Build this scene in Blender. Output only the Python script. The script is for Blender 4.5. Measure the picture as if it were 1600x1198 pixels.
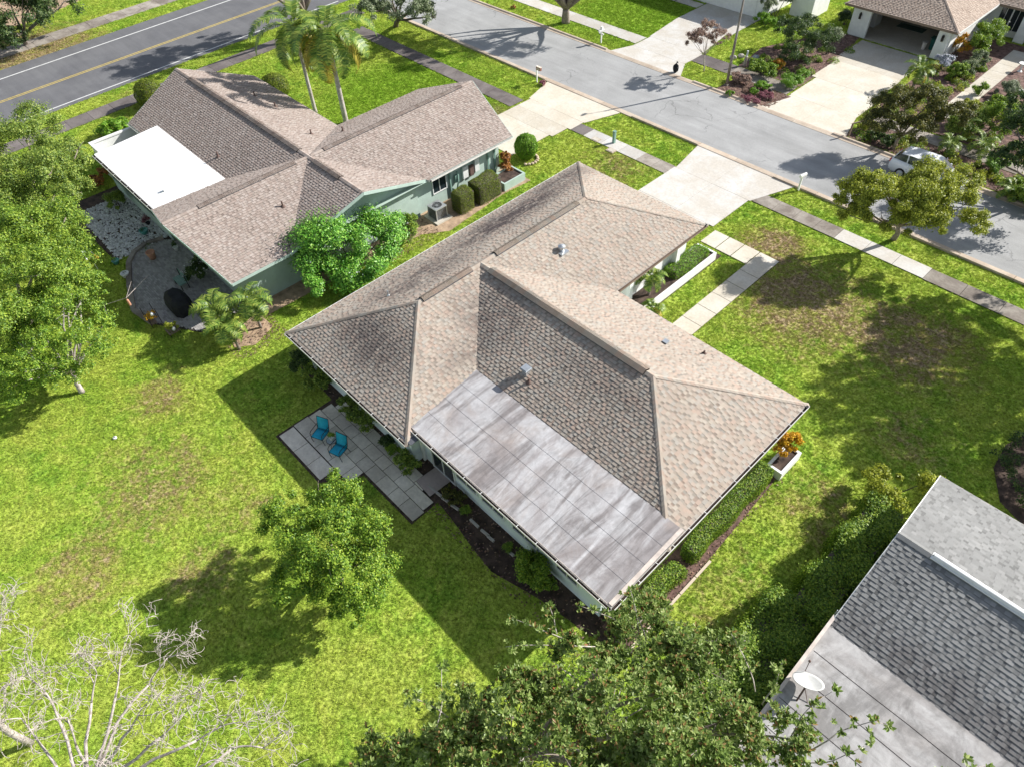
import bpy, math, random
import numpy as np
from mathutils import Vector, Matrix
rnd = random.Random(7)
rng = np.random.default_rng(11)
for o in list(bpy.data.objects): bpy.data.objects.remove(o)
sc = bpy.context.scene
COL = sc.collection

# ------------------------------------------------------------------ camera
PITCH, ROLL, YAW, FPX = -8.48856447e-01, -5.50209616e-02, 2.41773689e+00, 1067.0
HCAM = 25.5
_f = Vector((math.cos(PITCH)*math.cos(YAW), math.cos(PITCH)*math.sin(YAW), math.sin(PITCH)))
_r0 = Vector((math.sin(YAW), -math.cos(YAW), 0)); _u0 = _r0.cross(_f)
_r = _r0*math.cos(ROLL) + _u0*math.sin(ROLL); _u = _u0*math.cos(ROLL) - _r0*math.sin(ROLL)
cam_d = bpy.data.cameras.new('camera'); cam = bpy.data.objects.new('camera', cam_d); COL.objects.link(cam)
cam.matrix_world = Matrix(((_r.x, _u.x, -_f.x, 0), (_r.y, _u.y, -_f.y, 0), (_r.z, _u.z, -_f.z, HCAM), (0, 0, 0, 1)))
cam_d.sensor_width = 36; cam_d.lens = 36*FPX/1600; cam_d.clip_end = 2000; cam_d.clip_start = .1
sc.camera = cam
# ------------------------------------------------------------------ light
SUNV = Vector((.68, 1.5, 1.0)).normalized()          # towards the sun
EL = math.asin(SUNV.z); AZ = math.atan2(SUNV.x, SUNV.y)
w = bpy.data.worlds.new('World'); sc.world = w; w.use_nodes = True
nt = w.node_tree; bg = nt.nodes['Background']
sky = nt.nodes.new('ShaderNodeTexSky'); sky.sky_type = 'NISHITA'; sky.sun_disc = False
sky.sun_elevation = EL; sky.sun_rotation = AZ; sky.air_density = 1.0; sky.dust_density = .6; sky.ozone_density = 1.0
hs = nt.nodes.new('ShaderNodeHueSaturation'); hs.inputs['Saturation'].default_value = .6; nt.links.new(sky.outputs[0], hs.inputs['Color'])
nt.links.new(hs.outputs[0], bg.inputs[0]); bg.inputs[1].default_value = .095
sun_d = bpy.data.lights.new('sun', 'SUN'); sun_d.energy = 5.0; sun_d.angle = math.radians(.5); sun_d.color = (1, .965, .915)
sun = bpy.data.objects.new('sun', sun_d); COL.objects.link(sun)
sun.rotation_euler = (-SUNV).to_track_quat('-Z', 'Y').to_euler(); sun.location = (0, 0, 60)
sc.view_settings.view_transform = 'Standard'; sc.view_settings.look = 'None'
sc.view_settings.exposure = .80; sc.view_settings.gamma = 1
sc.render.engine = 'CYCLES'
sc.cycles.max_bounces = 6; sc.cycles.transparent_max_bounces = 8

def at(px, py, z=0.0):
    """ground (or height z) point of the place seen at a pixel of the 1600x1198 photograph"""
    d = _r*((px-800)/FPX) - _u*((py-599)/FPX) + _f
    t = (z-HCAM)/d.z
    return Vector((d.x*t, d.y*t, z))
def pix(p):
    v = Vector((p[0], p[1], p[2]-HCAM)); zz = v.dot(_f)
    return (800+FPX*v.dot(_r)/zz, 599-FPX*v.dot(_u)/zz, zz)

# ------------------------------------------------------------------ objects
def tag(o, label=None, cat=None, group=None, kind=None):
    if label: o['label'] = label
    if cat: o['category'] = cat
    if group: o['group'] = group
    if kind: o['kind'] = kind
    return o
def thing(name, label, cat, loc=(0, 0, 0), group=None):
    o = bpy.data.objects.new(name, None); COL.objects.link(o); o.location = loc; o.empty_display_size = .2
    return tag(o, label, cat, group)
def wloc(o):
    v = Vector((0, 0, 0))
    while o is not None: v = v + o.location; o = o.parent
    return v
def link(name, me, parent=None, kind=None, label=None):
    o = bpy.data.objects.new(name, me); COL.objects.link(o)
    if parent is not None: o.parent = parent
    if kind: o['kind'] = kind
    if label: o['label'] = label
    return o
def set_tone(me, cols):
    """cols: per-face rgba (n,4)"""
    a = me.color_attributes.new('tone', 'FLOAT_COLOR', 'CORNER')
    tot = np.empty(len(me.polygons), np.int32); me.polygons.foreach_get('loop_total', tot)
    a.data.foreach_set('color', np.repeat(np.asarray(cols, np.float32), tot, axis=0).ravel())

class MB:
    def __init__(s): s.v = []; s.f = []; s.c = []; s.m = []; s.cur = 0; s.tone = (.5, .5, .5, 1)
    def add(s, vs, fs, tone=None):
        n = len(s.v); s.v.extend([tuple(p) for p in vs]); t = tone or s.tone
        for f in fs: s.f.append(tuple(i+n for i in f)); s.c.append(t); s.m.append(s.cur)
        return s
    def box(s, x0, y0, z0, x1, y1, z1, rot=0, about=None, tone=None):
        vs = [(x, y, z) for z in (z0, z1) for x, y in ((x0, y0), (x1, y0), (x1, y1), (x0, y1))]
        if rot:
            cx, cy = about or ((x0+x1)/2, (y0+y1)/2); c, q = math.cos(rot), math.sin(rot)
            vs = [(cx+(x-cx)*c-(y-cy)*q, cy+(x-cx)*q+(y-cy)*c, z) for x, y, z in vs]
        return s.add(vs, [(0, 3, 2, 1), (4, 5, 6, 7), (0, 1, 5, 4), (1, 2, 6, 5), (2, 3, 7, 6), (3, 0, 4, 7)], tone)
    def prism(s, pts, z0, z1, tone=None):
        """pts ccw polygon (x,y) or (x,y,z): extrude; z1 may be thickness above z when pts 3d"""
        n = len(pts)
        if len(pts[0]) == 3: bot = [(p[0], p[1], p[2]+z0) for p in pts]; top = [(p[0], p[1], p[2]+z1) for p in pts]
        else: bot = [(p[0], p[1], z0) for p in pts]; top = [(p[0], p[1], z1) for p in pts]
        a = sum(pts[i][0]*pts[(i+1) % n][1]-pts[(i+1) % n][0]*pts[i][1] for i in range(n))
        fs = [tuple(range(n))[::-1], tuple(range(n, 2*n))]+[(i, (i+1) % n, n+(i+1) % n, n+i) for i in range(n)]
        if a < 0: fs = [f[::-1] for f in fs]
        return s.add(bot+top, fs, tone)
    def beam(s, a, b, wd, h, up=(0, 0, 1), tone=None):
        a = Vector(a); b = Vector(b); d = (b-a).normalized(); sd = d.cross(Vector(up)).normalized()*wd/2; up2 = sd.cross(d).normalized()*h/2
        vs = [p+q*sd+r*up2 for p in (a, b) for q, r in ((-1, -1), (1, -1), (1, 1), (-1, 1))]
        return s.add(vs, [(0, 3, 2, 1), (4, 5, 6, 7), (0, 1, 5, 4), (1, 2, 6, 5), (2, 3, 7, 6), (3, 0, 4, 7)], tone)
    def tube(s, pts, rad, n=8, cap=True, tone=None):
        pts = [Vector(p) for p in pts]; rad = rad if hasattr(rad, '__len__') else [rad]*len(pts); rings = []
        pu = None
        for i, p in enumerate(pts):
            d = (pts[min(i+1, len(pts)-1)]-pts[max(i-1, 0)]).normalized()
            if d.length < 1e-6: d = Vector((0, 0, 1))
            if pu is None: pu = d.orthogonal().normalized()
            pu = (pu-d*pu.dot(d)); pu = pu.normalized() if pu.length > 1e-6 else d.orthogonal().normalized(); q = d.cross(pu)
            rings.append([p+(pu*math.cos(k*2*math.pi/n)+q*math.sin(k*2*math.pi/n))*rad[i] for k in range(n)])
        vs = [v for r in rings for v in r]; fs = []
        for i in range(len(pts)-1):
            for k in range(n): fs.append((i*n+k, i*n+(k+1) % n, (i+1)*n+(k+1) % n, (i+1)*n+k))
        if cap: fs += [tuple(range(n))[::-1], tuple(range((len(pts)-1)*n, len(pts)*n))]
        return s.add(vs, fs, tone)
    def cyl(s, x, y, z0, z1, r0, r1=None, n=16, tone=None):
        return s.tube([(x, y, z0), (x, y, z1)], [r0, r0 if r1 is None else r1], n, True, tone)
    def lathe(s, x, y, prof, n=18, tone=None):
        vs = [(x+r*math.cos(k*2*math.pi/n), y+r*math.sin(k*2*math.pi/n), z) for r, z in prof for k in range(n)]
        fs = [(i*n+k, i*n+(k+1) % n, (i+1)*n+(k+1) % n, (i+1)*n+k) for i in range(len(prof)-1) for k in range(n)]
        fs += [tuple(range(n))[::-1]]
        if prof[-1][0] > 1e-4: fs += [tuple(range((len(prof)-1)*n, len(prof)*n))]
        return s.add(vs, fs, tone)
    def ball(s, c, r, n=10, m=6, tone=None, jit=0):
        r = r if hasattr(r, '__len__') else (r, r, r); vs = []
        for i in range(m+1):
            th = math.pi*i/m
            for k in range(n):
                ph = 2*math.pi*k/n; j = 1+rnd.uniform(-jit, jit)
                vs.append((c[0]+r[0]*math.sin(th)*math.cos(ph)*j, c[1]+r[1]*math.sin(th)*math.sin(ph)*j, c[2]+r[2]*math.cos(th)*j))
        fs = [(i*n+k, (i+1)*n+k, (i+1)*n+(k+1) % n, i*n+(k+1) % n) for i in range(m) for k in range(n)]
        return s.add(vs, fs, tone)
    def build(s, name, mats, parent=None, kind=None, label=None, smooth=False):
        me = bpy.data.meshes.new(name); off = wloc(parent) if parent is not None else Vector((0, 0, 0))
        me.from_pydata([(v[0]-off.x, v[1]-off.y, v[2]-off.z) for v in s.v], [], s.f)
        mats = mats if isinstance(mats, (list, tuple)) else [mats]
        for m in mats: me.materials.append(m)
        if len(mats) > 1: me.polygons.foreach_set('material_index', s.m)
        if smooth: me.polygons.foreach_set('use_smooth', [True]*len(s.f))
        set_tone(me, s.c); me.update()
        return link(name, me, parent, kind, label)
def structure(mb, name, mat, **k): return mb.build(name, mat, kind='structure', **k)

# ------------------------------------------------------------------ materials
class NT:
    def __init__(s, name):
        s.m = bpy.data.materials.new(name); s.m.use_nodes = True; s.t = s.m.node_tree; s.b = s.t.nodes['Principled BSDF']
        s.b.inputs['Roughness'].default_value = .85; s.b.inputs['Specular IOR Level'].default_value = .3
    def n(s, ty, **k):
        x = s.t.nodes.new(ty)
        for a, b in k.items(): setattr(x, a, b)
        return x
    def l(s, a, b): s.t.links.new(a, b)
    def pos(s):
        g = s.n('ShaderNodeNewGeometry'); return g.outputs['Position']
    def noise(s, scale, detail=4, rough=.55, vec=None, dist=0):
        x = s.n('ShaderNodeTexNoise'); x.inputs['Scale'].default_value = scale; x.inputs['Detail'].default_value = detail
        x.inputs['Roughness'].default_value = rough; x.inputs['Distortion'].default_value = dist
        s.l(vec if vec is not None else s.pos(), x.inputs['Vector']); return x.outputs['Fac']
    def ramp(s, fac, stops):
        x = s.n('ShaderNodeValToRGB'); e = x.color_ramp.elements
        while len(e) < len(stops): e.new(.5)
        for q, (p, c) in zip(e, stops): q.position = p; q.color = (*c, 1) if hasattr(c, '__len__') else (c, c, c, 1)
        s.l(fac, x.inputs['Fac']); return x.outputs['Color']
    def mix(s, fac, a, b, mode='MIX'):
        x = s.n('ShaderNodeMix', data_type='RGBA', blend_type=mode)
        for i, v in ((0, fac), (6, a), (7, b)):
            if isinstance(v, (int, float)): x.inputs[i].default_value = v if i == 0 else (v, v, v, 1)
            elif isinstance(v, (tuple, list)): x.inputs[i].default_value = (*v[:3], 1)
            else: s.l(v, x.inputs[i])
        return x.outputs[2]
    def math(s, op, a, b=0.0):
        x = s.n('ShaderNodeMath', operation=op)
        for i, v in enumerate((a, b)):
            if isinstance(v, (int, float)): x.inputs[i].default_value = v
            else: s.l(v, x.inputs[i])
        return x.outputs[0]
    def tone(s):
        x = s.n('ShaderNodeAttribute'); x.attribute_name = 'tone'; return x.outputs['Color']
    def sep(s, c):
        x = s.n('ShaderNodeSeparateColor'); s.l(c, x.inputs[0]); return x.outputs
    def bump(s, h, strength=.5, dist=.02):
        x = s.n('ShaderNodeBump'); x.inputs['Strength'].default_value = strength; x.inputs['Distance'].default_value = dist
        s.l(h, x.inputs['Height']); s.l(x.outputs[0], s.b.inputs['Normal'])
    def color(s, c): s.l(c, s.b.inputs['Base Color']); return s

def plain(name, col, rough=.7, var=.12, scale=3, metal=0, spec=.3, bump=0, fine=40):
    t = NT(name); f = t.noise(scale, 6, .65); g = t.noise(fine, 3)
    lo = tuple(c*(1-var*1.6) for c in col); hi = tuple(min(1, c*(1+var)) for c in col)
    c = t.ramp(f, [(.3, lo), (.68, hi)]); g2 = t.ramp(g, [(.3, 1-var*.5), (.7, 1.0)])
    t.color(t.mix(1.0, c, g2, 'MULTIPLY')); t.b.inputs['Roughness'].default_value = rough; t.b.inputs['Metallic'].default_value = metal
    t.b.inputs['Specular IOR Level'].default_value = spec
    if bump: t.bump(g, bump, .01)
    return t.m
def concrete(name, col, dirt, amt=.5, joint=False):
    t = NT(name); a = t.noise(.55, 7, .7, dist=.4); b = t.noise(7, 6, .7); c = t.noise(70, 3, .6)
    base = t.mix(t.ramp(a, [(.42, 0), (.42+.35*(1.3-amt), 1)]), dirt, col)
    base = t.mix(1.0, base, t.ramp(b, [(.3, .84), (.65, 1.03)]), 'MULTIPLY')
    base = t.mix(1.0, base, t.ramp(c, [(.25, .86), (.7, 1.02)]), 'MULTIPLY')
    base = t.mix(t.ramp(t.noise(1.7, 6, .75, dist=.3), [(.62, 0), (.74, .32)]), base, tuple(q*.55 for q in dirt))
    base = t.mix(t.ramp(t.noise(13, 3, .5), [(.70, 0), (.76, .4)]), base, tuple(q*.45 for q in dirt))
    tn = t.sep(t.tone())[0]; base = t.mix(1.0, base, t.ramp(tn, [(0, .62), (1, 1.1)]), 'MULTIPLY')
    t.color(base); t.bump(c, .25, .006); return t.m

def grass_color(t):
    """world-placed colour of the lawn: green to yellow-green, thatch and bare sandy soil"""
    big = t.noise(.22, 4, .6); mid = t.noise(1.1, 5, .65, dist=.6); fine = t.noise(9, 4, .65); patch = t.noise(.75, 6, .72, dist=.9)
    c = t.ramp(mid, [(.32, (.21, .40, .045)), (.5, (.37, .54, .066)), (.68, (.53, .62, .115))])
    c = t.mix(t.ramp(big, [(.38, 0), (.6, .65)]), c, (.53, .59, .11))
    # dry zones: distance to soft blobs
    p = t.pos(); dry = None
    for (x, y, r, k) in ((-9.5, 30, 6.0, .56), (-4.5, 31, 5.0, .54), (-13.5, 33, 3.2, .6), (-26, 33, 3.6, .42), (-1.5, 25, 3, .35), (-24, -.5, 4.5, .38), (-20.5, 1.5, 3, .28), (-2.5, 19, 3, .38), (-3, 13, 3.4, .3), (-60, 16, 6, .3), (-78, 12, 9, .6), (-38, 32.5, 2.6, .55), (-22, -4.5, 3, .42), (-29, 2, 2.5, .42), (-18.5, -1, 2.2, .42)):
        d = t.n('ShaderNodeVectorMath', operation='DISTANCE'); t.l(p, d.inputs[0]); d.inputs[1].default_value = (x, y, 0)
        v = t.math('MULTIPLY', t.ramp(t.math('DIVIDE', d.outputs['Value'], r), [(.35, 1), (1, 0)]), k)
        dry = v if dry is None else t.math('MAXIMUM', dry, v)
    p2 = t.noise(4.5, 5, .7); th = t.math('ADD', dry, t.math('ADD', t.math('MULTIPLY', t.math('SUBTRACT', patch, .5), 1.25), t.math('MULTIPLY', t.math('SUBTRACT', p2, .5), 1.3)))
    c = t.mix(t.ramp(th, [(.22, 0), (.5, .75)]), c, (.44, .36, .15))
    soil = t.ramp(th, [(.5, 0), (.68, 1)])
    c = t.mix(t.math('MULTIPLY', soil, .85), c, (.52, .385, .26))
    lush = None
    for (x, y, r) in ((-44, 30, 9), (-40, 55, 9), (-44, 43.5, 60)):
        d = t.n('ShaderNodeVectorMath', operation='DISTANCE'); t.l(p, d.inputs[0]); d.inputs[1].default_value = (x, y, 0)
        if r > 20: continue
        v = t.ramp(t.math('DIVIDE', d.outputs['Value'], r), [(.6, .8), (1, 0)]); lush = v if lush is None else t.math('MAXIMUM', lush, v)
    c = t.mix(lush, c, (.26, .43, .035))
    c = t.mix(1.0, c, t.ramp(fine, [(.34, .52), (.5, .95), (.66, 1.22)]), 'MULTIPLY')
    return c, fine, soil
def lawn_mat(name):
    t = NT(name); c, fine, soil = grass_color(t); f2 = t.noise(26, 5, .75)
    c = t.mix(1.0, c, t.ramp(f2, [(.3, .45), (.62, 1.05)]), 'MULTIPLY'); t.color(c)
    t.b.inputs['Specular IOR Level'].default_value = .08; t.bump(f2, .9, .03); return t.m
def blade_mat(name):
    t = NT(name); c, fine, soil = grass_color(t); tn = t.sep(t.tone())[0]
    oi = t.n('ShaderNodeObjectInfo')
    c = t.mix(1.0, c, t.ramp(t.math('ADD', t.math('MULTIPLY', oi.outputs['Random'], .6), t.math('MULTIPLY', tn, .4)), [(0, .62), (1, 1.3)]), 'MULTIPLY')
    t.color(c); t.b.inputs['Specular IOR Level'].default_value = .12
    tr = t.n('ShaderNodeBsdfTranslucent'); t.l(c, tr.inputs[0]); ms = t.n('ShaderNodeMixShader'); ms.inputs[0].default_value = .35
    t.l(t.b.outputs[0], ms.inputs[1]); t.l(tr.outputs[0], ms.inputs[2]); t.l(ms.outputs[0], t.t.nodes['Material Output'].inputs[0]); return t.m
def leaf_mat(name, dark, mid, light, trans=.38, rough=.5, spec=.35, accent=None, nscale=1.4):
    t = NT(name); tn = t.sep(t.tone()); nz = t.noise(nscale, 4, .6)
    f = t.math('ADD', t.math('MULTIPLY', tn[0], .6), t.math('MULTIPLY', nz, .4))
    c = t.ramp(f, [(.18, dark), (.5, mid), (.82, light)])
    if accent: c = t.mix(t.ramp(tn[1], [(accent[1], 0), (accent[1]+.02, 1)]), c, accent[0])
    t.color(c); t.b.inputs['Roughness'].default_value = rough; t.b.inputs['Specular IOR Level'].default_value = spec
    tr = t.n('ShaderNodeBsdfTranslucent'); t.l(c, tr.inputs[0]); ms = t.n('ShaderNodeMixShader'); ms.inputs[0].default_value = trans
    t.l(t.b.outputs[0], ms.inputs[1]); t.l(tr.outputs[0], ms.inputs[2]); t.l(ms.outputs[0], t.t.nodes['Material Output'].inputs[0]); return t.m
def bark_mat(name, a, b, scale=8):
    t = NT(name); f = t.noise(scale, 6, .7, dist=.5); g = t.noise(scale*6, 4)
    t.color(t.mix(1.0, t.ramp(f, [(.35, a), (.65, b)]), t.ramp(g, [(.3, .75), (.7, 1.05)]), 'MULTIPLY')); t.bump(f, .5, .02); return t.m
def shingle_mat(name, cols, stain=None, stain_amt=.0, smooth_dirt=.12):
    """tone.r picks the blend of the laminated tab, tone.g the granule colour"""
    t = NT(name); tn = t.sep(t.tone()); g = t.noise(55, 3, .7); a = t.noise(.45, 5, .65)
    c = t.ramp(tn[1], [(i/(len(cols)-1), q) for i, q in enumerate(cols)])
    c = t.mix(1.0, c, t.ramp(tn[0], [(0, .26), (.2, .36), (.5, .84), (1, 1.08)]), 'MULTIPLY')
    c = t.mix(1.0, c, t.ramp(g, [(.25, .78), (.72, 1.08)]), 'MULTIPLY')
    c = t.mix(1.0, c, t.ramp(a, [(.3, 1-smooth_dirt), (.7, 1.0)]), 'MULTIPLY')
    if stain:
        p = t.pos(); m = None
        for (x, y, rx, ry, k) in stain:
            v = t.n('ShaderNodeVectorMath', operation='SUBTRACT'); t.l(p, v.inputs[0]); v.inputs[1].default_value = (x, y, 0)
            v2 = t.n('ShaderNodeVectorMath', operation='MULTIPLY'); t.l(v.outputs[0], v2.inputs[0]); v2.inputs[1].default_value = (1/rx, 1/ry, 0)
            d = t.n('ShaderNodeVectorMath', operation='LENGTH'); t.l(v2.outputs[0], d.inputs[0])
            q = t.math('MULTIPLY', t.ramp(d.outputs['Value'], [(.3, 1), (1, 0)]), k); m = q if m is None else t.math('MAXIMUM', m, q)
        mp = t.n('ShaderNodeMapping'); t.l(p, mp.inputs[0]); mp.inputs['Scale'].default_value = (2.6, .8, 1); mp.inputs['Rotation'].default_value = (0, 0, .5)
        nz = t.noise(1.0, 7, .72, vec=mp.outputs[0], dist=1.0)
        f = t.math('MULTIPLY', t.math('MULTIPLY', m, t.ramp(nz, [(.34, 0), (.54, 1)])), stain_amt)
        c = t.mix(f, c, (.085, .07, .068))
    t.color(c); t.b.inputs['Roughness'].default_value = .93; t.b.inputs['Specular IOR Level'].default_value = .15; t.bump(g, .3, .004); return t.m
def flat_mat(name, a, b, c3, rust, rot=0, sc3=(1, 1, 1)):
    t = NT(name); mp = t.n('ShaderNodeMapping'); t.l(t.pos(), mp.inputs[0]); mp.inputs['Scale'].default_value = sc3; mp.inputs['Rotation'].default_value = (0, 0, rot)
    n1 = t.noise(.55, 8, .62, vec=mp.outputs[0], dist=1.3); n2 = t.noise(.35, 5, .6, dist=1.6); n3 = t.noise(2.4, 7, .72, dist=.8); n4 = t.noise(45, 3)
    c = t.ramp(n1, [(.30, a), (.45, b), (.56, c3), (.7, b)])
    c = t.mix(t.ramp(n2, [(.5, 0), (.72, .55)]), c, rust)
    mp2 = t.n('ShaderNodeMapping'); t.l(t.pos(), mp2.inputs[0]); mp2.inputs['Scale'].default_value = (1.9*sc3[0], .22, 1); mp2.inputs['Rotation'].default_value = (0, 0, rot*.6)
    n5 = t.noise(1.0, 7, .66, vec=mp2.outputs[0], dist=.9); c = t.mix(t.ramp(n5, [(.50, 0), (.62, .75)]), c, tuple(q*.72 for q in a)); c = t.mix(t.ramp(n5, [(.32, .8), (.43, 0)]), c, tuple(min(.8, q*1.22) for q in c3))
    c = t.mix(1.0, c, t.ramp(n3, [(.28, .74), (.62, 1.06)]), 'MULTIPLY'); c = t.mix(1.0, c, t.ramp(n4, [(.3, .9), (.7, 1.02)]), 'MULTIPLY')
    t.color(c); t.b.inputs['Roughness'].default_value = .72; return t.m
def asphalt(name, a, b, crack=.6):
    t = NT(name); n1 = t.noise(.35, 5, .6, dist=.5); n2 = t.noise(22, 5, .8); mp = t.n('ShaderNodeMapping'); t.l(t.pos(), mp.inputs[0]); mp.inputs['Scale'].default_value = (.12, 1.6, 1)
    n3 = t.noise(1.0, 5, .6, vec=mp.outputs[0]); vo = t.n('ShaderNodeTexVoronoi', feature='DISTANCE_TO_EDGE'); vo.inputs['Scale'].default_value = .35
    dv = t.n('ShaderNodeVectorMath', operation='ADD'); t.l(t.pos(), dv.inputs[0]); nn = t.n('ShaderNodeTexNoise'); nn.inputs['Scale'].default_value = 1.3; nn.inputs['Detail'].default_value = 6; t.l(t.pos(), nn.inputs['Vector'])
    t.l(nn.outputs['Color'], dv.inputs[1]); t.l(dv.outputs[0], vo.inputs['Vector'])
    c = t.ramp(n1, [(.3, a), (.7, b)]); c = t.mix(1.0, c, t.ramp(n2, [(.25, .72), (.7, 1.12)]), 'MULTIPLY'); c = t.mix(1.0, c, t.ramp(n3, [(.3, .88), (.65, 1.05)]), 'MULTIPLY')
    ck = t.math('MULTIPLY', t.ramp(vo.outputs['Distance'], [(.0, 1), (.012, 0)]), t.ramp(t.noise(.22, 3), [(.5, 0), (.62, crack)]))
    c = t.mix(ck, c, (.03, .03, .032)); t.color(c); t.bump(n2, .35, .01); return t.m
def glass_mat(name, col=(.02, .03, .035)):
    t = NT(name); t.b.inputs['Base Color'].default_value = (*col, 1); t.b.inputs['Roughness'].default_value = .08; t.b.inputs['Specular IOR Level'].default_value = .8; return t.m
def tonemat(name, rough=.7, spec=.3, metal=0):
    """the tone attribute is the colour itself"""
    t = NT(name); g = t.noise(30, 4); t.color(t.mix(1.0, t.tone(), t.ramp(g, [(.3, .85), (.7, 1.05)]), 'MULTIPLY'))
    t.b.inputs['Roughness'].default_value = rough; t.b.inputs['Specular IOR Level'].default_value = spec; t.b.inputs['Metallic'].default_value = metal; return t.m

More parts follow.
